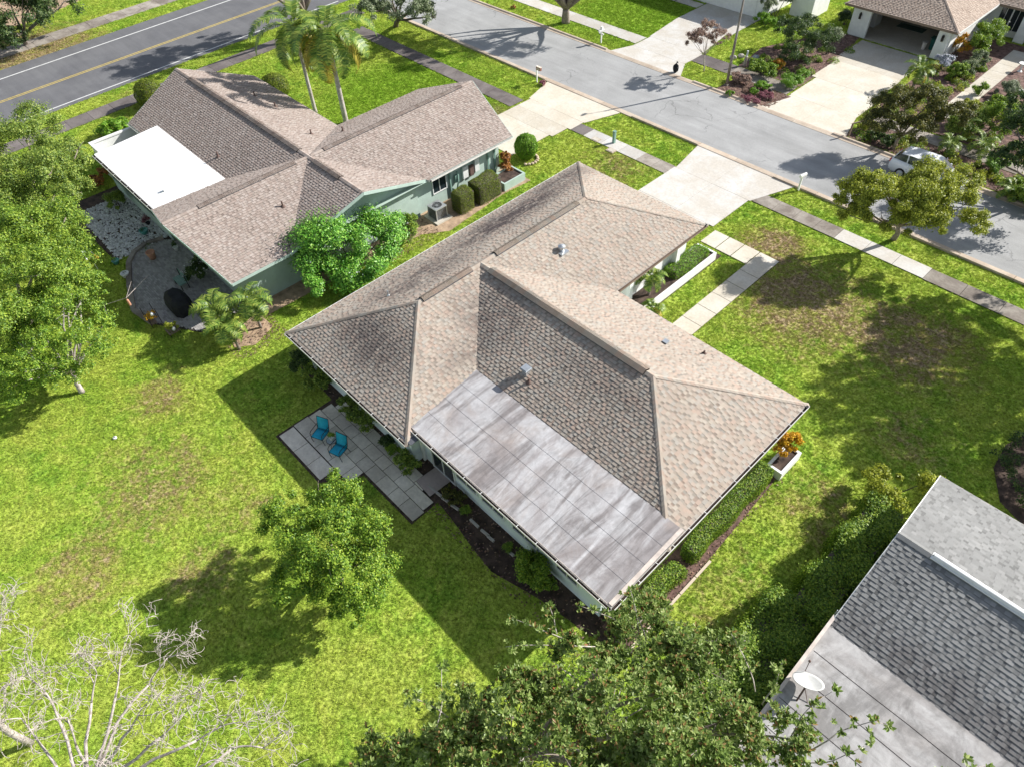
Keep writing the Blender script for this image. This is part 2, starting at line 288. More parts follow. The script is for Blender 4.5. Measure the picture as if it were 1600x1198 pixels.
M = dict(
 lawn=lawn_mat('lawn_turf'), blade=blade_mat('grass_blade'),
 soil=plain('garden_soil', (.085, .058, .045), .95, .5, 2.5, bump=1, fine=28), mulch=plain('red_brown_mulch', (.19, .115, .095), .95, .5, 3, bump=1, fine=22),
 sand=plain('sandy_soil', (.42, .30, .2), .95, .3, 2, bump=.6, fine=30),
 conc_new=concrete('pale_new_concrete', (.655, .66, .655), (.52, .48, .42), .22), conc_old=concrete('old_concrete', (.40, .36, .31), (.22, .185, .155), .75),
 conc_dark=concrete('mildewed_concrete', (.20, .175, .165), (.13, .11, .105), .8), conc_walk=concrete('cream_walk_concrete', (.70, .665, .59), (.58, .52, .42), .25),
 conc_curb=concrete('kerb_concrete', (.66, .57, .46), (.47, .375, .29), .4), patio=concrete('patio_slab_concrete', (.86, .79, .67), (.60, .54, .45), .5),
 joint=plain('joint_dirt', (.07, .058, .048), .95, .3), asphalt=asphalt('street_asphalt', (.29, .29, .285), (.38, .38, .375)), asphalt2=asphalt('main_road_asphalt', (.125, .125, .133), (.165, .165, .17), .25),
 white_line=plain('white_road_paint', (.62, .62, .60), .7, .12), yellow_line=plain('yellow_road_paint', (.55, .42, .12), .7, .2),
 sh_main=shingle_mat('tan_shingle', [(.385, .32, .26), (.43, .37, .31), (.435, .335, .27), (.385, .355, .31), (.46, .395, .325)], [(-23.6, 21.5, 1.7, 7, 1), (-23, 14.5, 2, 4.5, .8), (-21, 10.2, 3.4, 1.8, .75), (-18, 15, 2.6, 2.2, .6), (-17.6, 13.6, 1, 3, .5), (-12, 15.4, 4, 1, .35), (-24.4, 26, 1.4, 4, .8)], 1.0),
 sh_teal=shingle_mat('rosy_tan_shingle', [(.365, .29, .25), (.43, .37, .33), (.32, .255, .22), (.395, .335, .29)]),
 sh_grey=shingle_mat('grey_shingle', [(.25, .25, .243), (.29, .29, .282), (.27, .27, .262), (.32, .317, .308)], [(5, 13.6, 8, 1.1, .8)], .6, .2),
 sh_far=shingle_mat('sand_shingle', [(.44, .34, .27), (.54, .44, .36), (.40, .31, .25)]),
 flat_main=flat_mat('weathered_roll_roofing', (.235, .21, .205), (.335, .315, .315), (.46, .455, .46), (.33, .265, .225), .35, (.95, .3, 1)),
 flat_grey=flat_mat('grey_roll_roofing', (.25, .238, .228), (.34, .325, .315), (.43, .42, .41), (.26, .235, .215), 0, (.35, 1.6, 1)),
 white_roof=plain('white_roof_coating', (.86, .86, .85), .6, .03), white=plain('white_paint', (.74, .74, .72), .6, .06), cream=plain('cream_wall_paint', (.70, .71, .68), .8, .08, 2),
 wall_main=plain('pale_wall_paint', (.70, .78, .78), .8, .06, 1.5), wall_teal=plain('mint_green_wall_paint', (.40, .50, .445), .8, .07, 1.5), teal_dark=plain('green_trim_paint', (.20, .32, .27), .7, .1),
 wall_white=plain('white_stucco', (.76, .76, .74), .85, .06, 2, bump=.3), fascia=plain('white_fascia', (.72, .70, .66), .6, .1), soffit=plain('soffit_board', (.5, .5, .48), .8, .1),
 gutter_dirt=plain('gutter_debris', (.045, .03, .025), .95, .4, 6), cap=plain('metal_edge', (.60, .52, .46), .5, .15), brown_trim=plain('brown_drip_edge', (.22, .16, .12), .6, .15), roof_dark=plain('dark_flashing', (.10, .105, .12), .6, .15),
 glass=glass_mat('dark_window_glass'), alu=plain('aluminium', (.55, .57, .58), .4, .08, metal=.6), pipe=plain('brown_vent_pipe', (.14, .09, .075), .7, .2), galv=plain('galvanised_vent', (.55, .58, .60), .35, .1, metal=.7),
 bark=bark_mat('grey_brown_bark', (.16, .125, .10), (.34, .29, .25)), bark_dark=bark_mat('dark_bark', (.08, .06, .05), (.17, .14, .12)), bark_pale=bark_mat('pale_dead_bark', (.28, .235, .21), (.64, .57, .53), 7), palm_bark=bark_mat('grey_palm_trunk', (.33, .28, .26), (.56, .51, .48), 4),
 black=plain('black_fabric', (.016, .017, .02), .8, .3), blackmetal=plain('dark_bronze_metal', (.035, .03, .028), .45, .2, metal=.5), teal_sling=plain('teal_sling_fabric', (.015, .34, .50), .75, .12, 6, fine=120),
 terracotta=plain('terracotta', (.50, .26, .17), .8, .15), pot_white=plain('glazed_white_pot', (.66, .67, .66), .4, .05), pot_green=plain('green_glazed_pot', (.08, .30, .26), .3, .15),
 paint=plain('white_car_paint', (.75, .77, .79), .25, .02, spec=.7), tyre=plain('tyre_rubber', (.02, .02, .02), .85, .1), red=plain('red_lamp', (.5, .03, .02), .3, .05),
 tone=tonemat('painted_tones'), pink_slab=concrete('pinkish_step_slab', (.52, .43, .40), (.40, .33, .31), .4), brick_paver=tonemat('grey_pavers', .9), stone=tonemat('limestone_rock', .9),
 L_grass=leaf_mat('bright_green_leaf', (0.066, 0.141, 0.019), (0.189, 0.316, 0.032), (0.415, 0.517, 0.064)),
 L_oak=leaf_mat('oak_leaf', (0.065, 0.121, 0.024), (0.184, 0.284, 0.042), (0.413, 0.479, 0.086)), L_center=leaf_mat('citrus_leaf', (0.067, 0.150, 0.020), (0.178, 0.318, 0.031), (0.420, 0.531, 0.061)),
 L_yellow=leaf_mat('olive_yellow_leaf', (0.103, 0.148, 0.017), (0.303, 0.348, 0.036), (0.574, 0.592, 0.072)), L_mag=leaf_mat('magnolia_leaf', (.095, .165, .045), (.24, .34, .08), (.52, .58, .24), .45, .42, .4, ((.40, .18, .09), .975)),
 L_dark=leaf_mat('dark_leaf', (0.020, 0.051, 0.014), (0.055, 0.109, 0.026), (0.160, 0.210, 0.058)), L_lig=leaf_mat('bronze_green_leaf', (0.035, 0.046, 0.014), (0.102, 0.119, 0.026), (0.275, 0.246, 0.051)),
 L_lime=leaf_mat('lime_green_leaf', (0.077, 0.176, 0.013), (0.176, 0.363, 0.024), (0.330, 0.495, 0.055)), L_plum=leaf_mat('plumeria_leaf', (0.049, 0.160, 0.017), (0.125, 0.351, 0.032), (0.350, 0.590, 0.087), .22, .4),
 L_hedge=leaf_mat('clipped_hedge_leaf', (0.055, 0.099, 0.011), (0.154, 0.220, 0.020), (0.330, 0.363, 0.039)), L_palm=leaf_mat('palm_leaflet', (.05, .115, .02), (.15, .25, .035), (.38, .44, .08), .3, .45, .4), L_palm_old=leaf_mat('yellowing_palm_leaflet', (0.176, 0.143, 0.022), (0.396, 0.330, 0.044), (0.572, 0.462, 0.077), .3),
 L_crot=leaf_mat('golden_croton_leaf', (0.330, 0.132, 0.009), (0.682, 0.363, 0.013), (0.850, 0.572, 0.033), .25), L_crotred=leaf_mat('rusty_croton_leaf', (0.102, 0.043, 0.017), (0.392, 0.160, 0.043), (0.652, 0.319, 0.058), .25), L_orange=leaf_mat('orange_flower_leaf', (0.145, 0.174, 0.017), (0.580, 0.377, 0.029), (0.850, 0.232, 0.043)),
 L_pink=leaf_mat('pink_tinged_leaf', (0.154, 0.094, 0.083), (0.341, 0.231, 0.187), (0.550, 0.407, 0.297)), L_purple=leaf_mat('purple_leaf', (0.132, 0.044, 0.066), (0.330, 0.121, 0.154), (0.495, 0.242, 0.264)), L_silver=leaf_mat('grey_green_leaf', (0.065, 0.102, 0.043), (0.189, 0.239, 0.116), (0.493, 0.536, 0.348)), L_lilac=leaf_mat('pale_lilac_flowers', (0.176, 0.220, 0.154), (0.495, 0.517, 0.605), (0.748, 0.748, 0.850)), L_flower=leaf_mat('white_flowers', (0.660, 0.660, 0.605), (0.850, 0.850, 0.792), (0.850, 0.850, 0.850)))
# ------------------------------------------------------------------ ground and paving
NOGRASS = []
def rect(x0, y0, x1, y1): return [(x0, y0), (x1, y0), (x1, y1), (x0, y1)]
def P(*pts): return [(p.x, p.y) for p in (at(*q) for q in pts)]
def sheet(name, pts, z, mat, grass_free=True, kind='structure', label=None):
    mb = MB(); mb.prism(pts, z-.05, z); o = mb.build(name, mat, kind=kind, label=label)
    if grass_free: NOGRASS.append(pts)
    return o
g = MB(); g.add([(-700, -500, -.02), (500, -500, -.02), (500, 900, -.02), (-700, 900, -.02)], [(0, 1, 2, 3)]); structure(g, 'ground', M['lawn'])

def xw(y, x): return x-.045*(y-8)
def wstrip(x0, x1, y0, y1, step=6):
    ys = np.arange(y0, y1+.1, step); return [(xw(y, x0), y) for y in ys]+[(xw(y, x1), y) for y in ys[::-1]]
def strip_sheet(name, x0, x1, y0, y1, z, mat, gf=True):
    mb = MB(); ys = np.arange(y0, y1+.1, 6)
    vs = [(xw(y, x), y, z) for y in ys for x in (x0, x1)]
    mb.add(vs, [(2*i, 2*i+1, 2*i+3, 2*i+2) if x1 > x0 else (2*i+1, 2*i, 2*i+2, 2*i+3) for i in range(len(ys)-1)])
    o = mb.build(name, mat, kind='structure')
    if gf: NOGRASS.append([(xw(y, min(x0, x1)), y) for y in ys]+[(xw(y, max(x0, x1)), y) for y in ys[::-1]])
    return o
strip_sheet('main_road', -75.9, -64.1, -40, 90, .012, M['asphalt2'])
strip_sheet('white_edge_line', -64.8, -64.65, -40, 41, .018, M['white_line'], False)
strip_sheet('white_edge_line', -74.05, -73.88, -40, 90, .018, M['white_line'], False)
strip_sheet('yellow_centre_line', -69.62, -69.5, -40, 90, .018, M['yellow_line'], False)
strip_sheet('yellow_centre_line', -69.36, -69.24, -40, 90, .018, M['yellow_line'], False)

# side street with kerbs
YA, YB = 39.85, 46.65
mb = MB(); mb.add([(-66, YA-.1, .016), (60, YA-.1, .016), (60, YB+.1, .016), (-66, YB+.1, .016)], [(0, 1, 2, 3)]); structure(mb, 'street', M['asphalt'])
NOGRASS.append(rect(-66, YA-.55, 60, YB+.6))
def kerb(name, y0, y1, inner_low, gaps):
    """rolled kerb pieces 3 m long, dropped at the driveways"""
    base = MB(); base.box(-63, y0+.01, -.04, 12, y1-.01, .03); root = structure(base, name, M['joint'])
    x = -62.5
    while x < 12:
        x1 = x+3.0; mid = (x+x1)/2; low = any(a-.3 < mid < b+.3 for a, b in gaps); h = .055 if low else .125
        m = MB(); yo, yi = (y0, y1) if inner_low else (y1, y0)   # yo = lawn side, yi = road side
        prof = [(yo, -.03), (yo, h), (yo+(yi-yo)*.35, h), (yo+(yi-yo)*.62, .045), (yi, .03), (yi, -.03)]
        vs = [(xx, p[0], p[1]) for xx in (x+.012, x1-.012) for p in prof]; n = len(prof)
        fs = [tuple(range(n)), tuple(range(n, 2*n))[::-1]]+[(i, i+n, (i+1) % n+n, (i+1) % n) for i in range(n)]
        m.add(vs, fs, (rnd.uniform(.55, .95), .5, .5, 1)); m.build('kerb_stone', M['conc_curb'], root); x = x1
    return root
kerb('near_kerb', 39.38, 39.86, True, [(-38, -30.5), (-23.5, -16.6)])
kerb('far_kerb', 46.64, 47.12, False, [(-38, -30.5), (-24, -16.4)])

def slabs(name, polys, mat, z=.03, th=.05, base=True, pname='slab', tones=None, gf=True, gap=.012, bed=None):
    """a paved piece of the setting: joint bed with every slab its own child"""
    allx = [p[0] for q in polys for p in q]; ally = [p[1] for q in polys for p in q]
    root = None
    bedmb = MB()
    for q in polys: bedmb.prism(q, -.05, z-.022)
    root = bedmb.build(name, M['joint'], kind='structure')
    for i, q in enumerate(polys):
        cx = sum(p[0] for p in q)/len(q); cy = sum(p[1] for p in q)/len(q)
        qq = []
        for k in range(len(q)):      # inset for the joint
            a = Vector(q[k-1]); b = Vector(q[k]); c = Vector(q[(k+1) % len(q)])
            d1 = (a-b).normalized(); d2 = (c-b).normalized(); bis = d1+d2
            s = abs(d1.x*d2.y-d1.y*d2.x); s = max(s, .3); qq.append(tuple(b+(bis)*gap/s))
        m = MB(); zz = z+rnd.uniform(-.004, .004); t = tones[i] if tones else rnd.uniform(.5, .95)
        m.prism(qq, z-.045, zz, (t, .5, .5, 1)); m.build(pname, mat[i] if isinstance(mat, list) else mat, root)
        if gf: NOGRASS.append(q)
    return root
def grid(x0, x1, nx, y0, y1, ny, skip=()):
    return [rect(x0+(x1-x0)*i/nx, y0+(y1-y0)*j/ny, x0+(x1-x0)*(i+1)/nx, y0+(y1-y0)*(j+1)/ny) for i in range(nx) for j in range(ny) if (i, j) not in skip]
# sidewalks
a = grid(-59, -37.4, 14, 34.45, 35.9, 1); slabs('side_street_sidewalk', a, M['conc_dark'])
b = [rect(-31.6, 35.0, -30.35, 36.2)]+[rect(-30.35+i*1.62, 35.0, -30.35+(i+1)*1.62, 36.2) for i in range(3)]+[rect(-25.5, 35.0, -24.2, 36.2), rect(-24.2, 35.0, -22.9, 36.2)]
slabs('short_sidewalk', b, [M['conc_dark'], M['conc_new'], M['conc_new'], M['conc_new'], M['conc_old'], M['conc_old']])
c = grid(-17.0, -11.4, 4, 36.2, 37.4, 1)+grid(-11.4, -6.05, 3, 36.2, 37.4, 1)+grid(-6.05, 10, 8, 36.15, 37.35, 1)
slabs('front_sidewalk', c, [M['conc_old']]*4+[M['conc_new']]*3+[M['conc_old']]*8, tones=[.6, .55, .6, .5]+[.9]*3+[.45, .4, .5, .45, .5, .5, .4, .5])
d = grid(-62, -37.5, 12, 49.6, 51.2, 1); slabs('far_sidewalk', d, M['conc_new'])
d2 = grid(-31.9, -23.0, 5, 50.0, 51.7, 1); slabs('far_side_path', d2, [M['conc_dark']]*2+[M['conc_old']]*3)
d3 = grid(-16.4, 8, 12, 50.2, 51.6, 1); slabs('far_right_sidewalk', d3, M['conc_old'])
e = [[(xw(y, -80.7), y), (xw(y, -78.4), y), (xw(y+1.8, -78.4), y+1.8), (xw(y+1.8, -80.7), y+1.8)] for y in np.arange(2, 40, 1.8)]; slabs('main_road_far_sidewalk', e, M['conc_old'])
e = [[(xw(y, -61.9), y), (xw(y, -60.1), y), (xw(y+1.8, -60.1), y+1.8), (xw(y+1.8, -61.9), y+1.8)] for y in np.arange(2, 38, 1.8)]; slabs('main_road_near_sidewalk', e, M['conc_dark'])
# driveways
q = [rect(-37.15, 29.6, -34.7, 33.4), rect(-34.7, 29.6, -32.2, 33.4), rect(-37.15, 33.4, -34.7, 35.0), rect(-34.7, 33.4, -31.9, 35.0), rect(-37.15, 35.0, -34.7, 36.4), rect(-34.7, 35.0, -31.6, 36.4),
     [(-37.3, 36.4), (-34.7, 36.4), (-34.7, 39.4), (-38.2, 39.4)], [(-34.7, 36.4), (-31.5, 36.4), (-30.5, 39.4), (-34.7, 39.4)]]
slabs('left_driveway', q, M['conc_walk'], tones=[.85, .8, .7, .65, .85, .8, .95, .9], gap=.008)
q = [rect(-23.0, 28.7, -20.0, 32.3), rect(-20.0, 28.7, -17.5, 32.3), rect(-23.0, 32.3, -20.0, 36.1), rect(-20.0, 32.3, -17.2, 36.1), [(-22.9, 36.1), (-20, 36.1), (-20, 39.4), (-23.5, 39.4)], [(-20, 36.1), (-17.1, 36.1), (-15.9, 39.4), (-20, 39.4)]]
slabs('house_driveway', q, M['conc_new'], tones=[.95, .92, .97, .95, .96, .93], gap=.008)
q = [[(-37.4, 49.2), (-34.6, 49.2), (-34.6, 47.1), (-38.2, 47.1)][::-1], [(-34.6, 49.2), (-31.9, 49.2), (-30.8, 47.1), (-34.6, 47.1)][::-1], rect(-37.4, 49.2, -34.6, 51.6), rect(-34.6, 49.2, -31.9, 51.6), [(-37.5, 51.6), (-34.8, 51.6), (-35.2, 56.2), (-38.1, 56.2)], [(-34.8, 51.6), (-32.0, 51.6), (-32.7, 56.2), (-35.2, 56.2)], rect(-38.1, 56.2, -35.2, 61), rect(-35.2, 56.2, -32.3, 61)]
slabs('opposite_driveway', q, M['conc_new'], tones=[.9, .9, .85, .85, .8, .8, .7, .7], gap=.008)
q = [[(-23.6, 47.1), (-20, 47.1), (-20, 50.2), (-22.7, 50.2)], [(-20, 47.1), (-16.6, 47.1), (-17.4, 50.2), (-20, 50.2)], rect(-22.8, 50.2, -20.2, 54), rect(-20.2, 50.2, -17.4, 54), rect(-23.2, 54, -20.4, 57.8), rect(-20.4, 54, -17.7, 57.8), rect(-23.5, 57.8, -20.6, 62.7), rect(-20.6, 57.8, -17.8, 62.7)]
slabs('garage_driveway', q, M['conc_walk'], tones=[.9, .9, .95, .9, .9, .85, .6, .6], gap=.008)
q = [rect(-13.75, y, -12.5, y+1.33) for y in np.arange(20.6, 30.0, 1.34)]+[rect(-13.75, 30.0, -12.5, 32.1)]+[rect(x, 30.6, x+1.02, 32.1) for x in (-14.8, -15.85, -16.9)]
slabs('front_walk', q, M['conc_walk'], tones=[rnd.uniform(.7, .95) for _ in q])
q = [[(x, 60.6), (x+1.5, 60.6), (x+1.5, 59.4), (x, 59.4)][::-1] for x in (-45.5, -43.9, -42.3, -40.7, -39.7)]; slabs('opposite_entry_walk', q, M['conc_new'])
pw = [at(1478, 134), at(1488, 128)]
q = [rect(-13.6, 54.4+i*1.6, -12.2, 56.0+i*1.6) for i in range(9)]
slabs('garden_walk', q, M['conc_walk'], tones=[.9]*3+[.6]*6)
# rear patio: irregular slabs
pat = []
def course(y0, y1, xs): 
    for a_, b_ in zip(xs[:-1], xs[1:]): pat.append(rect(a_, y0, b_, y1))
course(4.85, 5.65, [-22.3, -21.0, -19.9, -18.8]); course(5.68, 6.5, [-22.35, -21.3, -20.5, -19.4, -18.3, -17.75])
course(6.5, 7.15, [-22.3, -21.6, -20.9, -20.0, -19.1, -18.4, -17.7, -16.9, -16.0, -15.2, -14.2]); course(7.15, 7.75, [-22.2, -21.3, -20.4, -19.7, -18.8, -17.9, -17.2, -16.4, -15.6, -14.3])
course(7.75, 8.3, [-21.9, -21.0, -20.2, -19.4, -18.5, -17.6, -16.7, -15.7, -15.1])
slabs('rear_patio', pat, M['patio'], z=.05, gap=.014, tones=[rnd.choice((.5, .7, .8, .9, 1)) for _ in pat])
slabs('back_door_step', [[tuple(at(*p)[:2]) for p in ((650, 752), (672, 777), (706, 752), (683, 729))][::1]], M['pink_slab'], z=.09, tones=[.9])
sheet('patio_soil_edge', [(-22.45, 4.75), (-18.72, 4.75), (-18.2, 5.58), (-17.68, 5.6), (-17.66, 6.4), (-14.15, 6.4), (-14.2, 8.4), (-22.45, 8.5)], .004, M['soil'])
# beds
sheet('rear_bed', [(-25.1, 8.0), (-21.8, 7.9), (-15.7, 8.3), (-14.3, 7.9), (-13.0, 7.75), (-11.5, 7.5), (-10.2, 7.35), (-8.0, 7.9), (-5.2, 8.3), (-4.8, 8.6), (-5.0, 9.8), (-16.2, 9.9), (-24.9, 9.2)], .01, M['soil'])
sheet('side_bed', [(-5.6, 8.8), (-4.35, 8.8), (-4.4, 14), (-4.6, 19.2), (-5.6, 19.3)], .011, M['mulch'])
sheet('left_house_side_bed', [(-31.7, 9), (-30.2, 8.8), (-29.9, 15.8), (-29.7, 19.4), (-28.7, 20.9), (-29.0, 24), (-29.2, 25.8), (-29.0, 28.3), (-31.7, 28.6)], .009, M['sand'])
sheet('left_house_rear_bed', [(-30.3, 6.5), (-29.2, 6.3), (-28.6, 7.2), (-29.2, 8.6), (-30.8, 8.6)], .012, M['sand'])
sheet('entry_bed', [(-17, 21.6), (-15.2, 21.6), (-15.2, 30.3), (-17, 30.3)], .008, M['soil'])
sheet('gravel_bed_soil', [(-49.6, 4.6), (-41.4, 4.8), (-41.0, 8.4), (-49.6, 8.6)], .01, M['soil'])
sheet('pole_bed', [(-27.5, 47.25), (-23.4, 47.2), (-22.5, 49.9), (-27.4, 50.0)], .03, M['mulch'])
sheet('hedge_garden_bed', [(-28.5, 51.8), (-22.9, 51.8), (-23.0, 57), (-23.9, 63), (-26, 63), (-29, 56)], .012, M['mulch'])
sheet('garden_bed_right', [(-16.9, 47.4), (10, 47.6), (10, 50.1), (-16.5, 50.2)], .012, M['mulch'])
sheet('garden_bed_front', [(-17.2, 51.8), (8, 51.8), (8, 70), (-17.2, 70)], .008, M['mulch'])
sheet('ring_bed', [(1.7, 26.2), (2.6, 24.6), (5, 23.6), (8, 24), (8, 32), (3.6, 31.2), (2.2, 29.6), (1.6, 27.8)], .01, M['soil'])
sheet('bare_verge_left', [(-110, -10), (-84, -10), (-86.5, 8), (-85.5, 14), (-88, 22), (-110, 30)], .006, M['sand'])
# paver patio of the left house
cx, cy = -38.2, 6.2
pav = MB(); n = 0
arc = [(-34.2, 4.0), (-31.6, 5.6), (-31.6, 9.0), (-40.5, 9.0), (-41.2, 7.9), (-41.5, 6.9), (-41.2, 6.0), (-40.4, 5.3), (-38.2, 4.4), (-36.0, 3.7)]
def inside(pts, x, y):
    c = False
    for i in range(len(pts)):
        (x1, y1), (x2, y2) = pts[i-1], pts[i]
        if (y1 > y) != (y2 > y) and x < (x2-x1)*(y-y1)/(y2-y1)+x1: c = not c
    return c
sheet('paver_bed', arc, .02, M['joint'])
for i in range(-60, 60):
    for j in range(-60, 60):
        x = -36.5+i*.215+(.107 if j % 2 else 0); y = 6.4+j*.108
        if inside(arc, x, y) and inside(arc, x+.19, y+.09) and inside(arc, x, y+.09) and inside(arc, x+.19, y):
            k = rnd.uniform(.26, .42); pav.box(x, y, .0, x+.205, y+.1, .05+rnd.uniform(-.004, .004), tone=(k, k*.95, k*.92, 1))
pav.build('patio_pavers', M['brick_paver'], kind='stuff', label='grey pavers laid over the shaded patio of the mint green house')
wl = MB()
for p, q in zip(arc[4:], arc[5:]+arc[:1]):
    wl.beam((p[0], p[1], .09), (q[0], q[1], .09), .28, .2)
o = wl.build('patio_edging', M['conc_old'], kind='structure')
# white stones
st = MB()
for _ in range(2600):
    x, y = rnd.uniform(-48.2, -41.3), rnd.uniform(5.0, 8.3)
    if y < 5.0+(-41.3-x)*.0: continue
    r = rnd.uniform(.04, .11); k = rnd.uniform(.38, .75); c = (x, y, .03)
    st.add([(x-r, y-r*.5, .02), (x+r*.7, y-r, .02), (x+r, y+r*.7, .02), (x-r*.5, y+r, .02), (x+rnd.uniform(-.3, .3)*r, y, .02+r*.9)], [(0, 1, 4), (1, 2, 4), (2, 3, 4), (3, 0, 4)], (k, k, k*.98, 1))
st.build('white_gravel', M['stone'], kind='stuff', label='white and grey stones spread beside the patio of the mint green house')
# leaf litter and chips in the beds
def scatter(name, areas, n, size, cols, label, z=.03):
    mb = MB()
    for _ in range(n):
        a_ = rnd.choice(areas); x, y = rnd.uniform(a_[0], a_[2]), rnd.uniform(a_[1], a_[3]); r = rnd.uniform(.5, 1)*size; t = rnd.uniform(0, 6.28)
        c, s = math.cos(t)*r, math.sin(t)*r; k = rnd.choice(cols); j = rnd.uniform(.7, 1.2)
        dz = rnd.uniform(-.02, .03)
        mb.add([(x-c, y-s, z), (x+s*.5, y-c*.5, z+dz+.01), (x+c, y+s, z+.01), (x-s*.5, y+c*.5, z+.01)], [(0, 1, 2, 3)], (k[0]*j, k[1]*j, k[2]*j, 1))
    return mb.build(name, M['stone'], kind='stuff', label=label)
BR = [(.16, .09, .06), (.25, .15, .1), (.10, .06, .04), (.33, .24, .17), (.2, .12, .11)]
scatter('bark_mulch', [(-27.4, 47.3, -22.8, 49.9), (-16.5, 47.4, 4, 50.0), (-28, 52, -23.2, 62), (-12, 52, 4, 66), (-17, 55, -13.7, 66)], 6500, .10, BR, 'reddish brown bark mulch spread over the beds across the street')
scatter('fallen_leaves', [(-24.5, 8, -15.8, 9.3), (-14.2, 7.2, -5.2, 9.6), (-5.5, 9, -4.3, 20), (-31, 6, -28, 9), (-31.5, 16, -28.8, 20.5), (-16.9, 22, -15.3, 30)], 3800, .07, BR, 'dry brown leaves and chips lying in the beds around the houses')
# bare soil specks on the lawn: pale bare stones of the rear bed edge
ed = thing('bed_edging', 'broken line of pale edging stones along the shaded rear bed', 'edging', (-12, 7.2, 0))
for p, q in (((670, 760), (690, 776)), ((691, 778), (704, 787)), ((705, 789), (717, 797)), ((735, 812), (748, 824)), ((752, 828), (764, 838)), ((762, 838), (772, 846)), ((795, 862), (803, 869))):
    a_, b_ = at(*p), at(*q); m = MB(); m.beam((a_.x, a_.y, .05), (b_.x, b_.y, .05), .10, .12, tone=(.45, .42, .38, 1)); m.build('edging_stone', M['stone'], ed)
ed = thing('side_bed_edging', 'straight pale concrete edging beside the right hedge of the house', 'edging', (-4.2, 12, 0))
for i in range(5):
    m = MB(); m.box(-4.36, 8.9+i*1.0, 0, -4.26, 9.86+i*1.0, .07, tone=(.6, .5, .4, 1)); m.build('edging_stone', M['stone'], ed)
# ------------------------------------------------------------------ roofs
def clip_half(poly, a, b, c):
    """keep a*s+b*t<=c"""
    out = []
    for i in range(len(poly)):
        p, q = poly[i-1], poly[i]; dp = a*p[0]+b*p[1]-c; dq = a*q[0]+b*q[1]-c
        if (dp <= 0) != (dq <= 0):
            k = dp/(dp-dq); out.append((p[0]+(q[0]-p[0])*k, p[1]+(q[1]-p[1])*k))
        if dq <= 0: out.append(q)
    return out
def shingle_slope(poly, v, mb, singles=None, expo=.155, wmin=.10, wmax=.21, thick=.022, extra_clip=None):
    """lay laminated shingles on a planar convex roof slope; v = horizontal upslope direction"""
    v = Vector((v[0], v[1], 0)).normalized(); u = Vector((v.y, -v.x, 0))
    P3 = [Vector(p) for p in poly]; o = min(P3, key=lambda p: p.dot(v))
    ts = [(p-o).dot(v) for p in P3]; k = max(range(len(P3)), key=lambda i: ts[i]); tanp = (P3[k].z-o.z)/ts[k]
    a = math.atan(tanp); vv = Vector((v.x*math.cos(a), v.y*math.cos(a), math.sin(a))); nn = Vector((-v.x*math.sin(a), -v.y*math.sin(a), math.cos(a)))
    P2 = [((p-o).dot(u), (p-o).dot(v)/math.cos(a)) for p in P3]
    ar = sum(P2[i-1][0]*P2[i][1]-P2[i][0]*P2[i-1][1] for i in range(len(P2)))
    if ar < 0: P2 = P2[::-1]
    tmax = max(p[1] for p in P2); rows = int(tmax/expo)+1
    lines = []
    for i in range(len(P2)):
        p, q = P2[i-1], P2[i]; dx, dy = q[0]-p[0], q[1]-p[1]; lines.append((dy, -dx, dy*p[0]-dx*p[1]))
    for j in range(rows):
        t0 = j*expo; t1 = t0+expo+.02
        strip = clip_half(clip_half(P2, 0, -1, -t0), 0, 1, min(t1, tmax))
        if len(strip) < 3: continue
        s0 = min(p[0] for p in strip); s1 = max(p[0] for p in strip); s = s0-rnd.uniform(0, .2); up = rnd.random() < .5
        while s < s1:
            up = not up if rnd.random() < .9 else up; wd = rnd.uniform(wmin, wmax)*(1.15 if up else .72); a_, b_ = s, s+wd; s = b_
            rc = [(a_, t0), (b_, t0), (b_, t1), (a_, t1)]
            full = all(l[0]*p[0]+l[1]*p[1] <= l[2]+1e-6 for p in rc for l in lines)
            pl = rc if full else clip_half(clip_half(strip, 1, 0, b_), -1, 0, -a_)
            if len(pl) < 3: continue
            h0 = thick if up else thick*.42
            def pt(p, base=False):
                h = -.004 if base else h0*(1-(p[1]-t0)/(t1-t0))+.003
                return o+u*p[0]+vv*p[1]+nn*h
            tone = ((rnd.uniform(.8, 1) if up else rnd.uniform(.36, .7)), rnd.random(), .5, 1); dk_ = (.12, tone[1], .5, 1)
            n = len(pl); vs = [pt(p) for p in pl]+[pt(p, True) for p in pl]; fs = [tuple(range(n))]
            for i in range(n):
                k2 = (i+1) % n
                if full and i == 2: continue
                fs.append((i, n+i, n+k2, k2))
            # roof normal must point up
            if (vs[1]-vs[0]).cross(vs[2]-vs[0]).z < 0: fs = [f[::-1] for f in fs]
            if singles is not None and full: singles.append((vs, fs, tone))
            else:
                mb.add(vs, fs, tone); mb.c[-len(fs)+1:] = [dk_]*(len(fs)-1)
def pick_singles(singles, mb, house, mat, n=300):
    def score(sv):
        x, y, z = pix((sv[0][0]+sv[0][2])/2)
        return z if -5 < x < 1605 and -5 < y < 1203 else 999+z
    singles.sort(key=score)
    for vs, fs, tone in singles[:n]:
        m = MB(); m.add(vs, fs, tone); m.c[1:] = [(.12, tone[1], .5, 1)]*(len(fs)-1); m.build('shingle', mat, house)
    for vs, fs, tone in singles[n:]: mb.add(vs, fs, tone); mb.c[-len(fs)+1:] = [(.12, tone[1], .5, 1)]*(len(fs)-1)
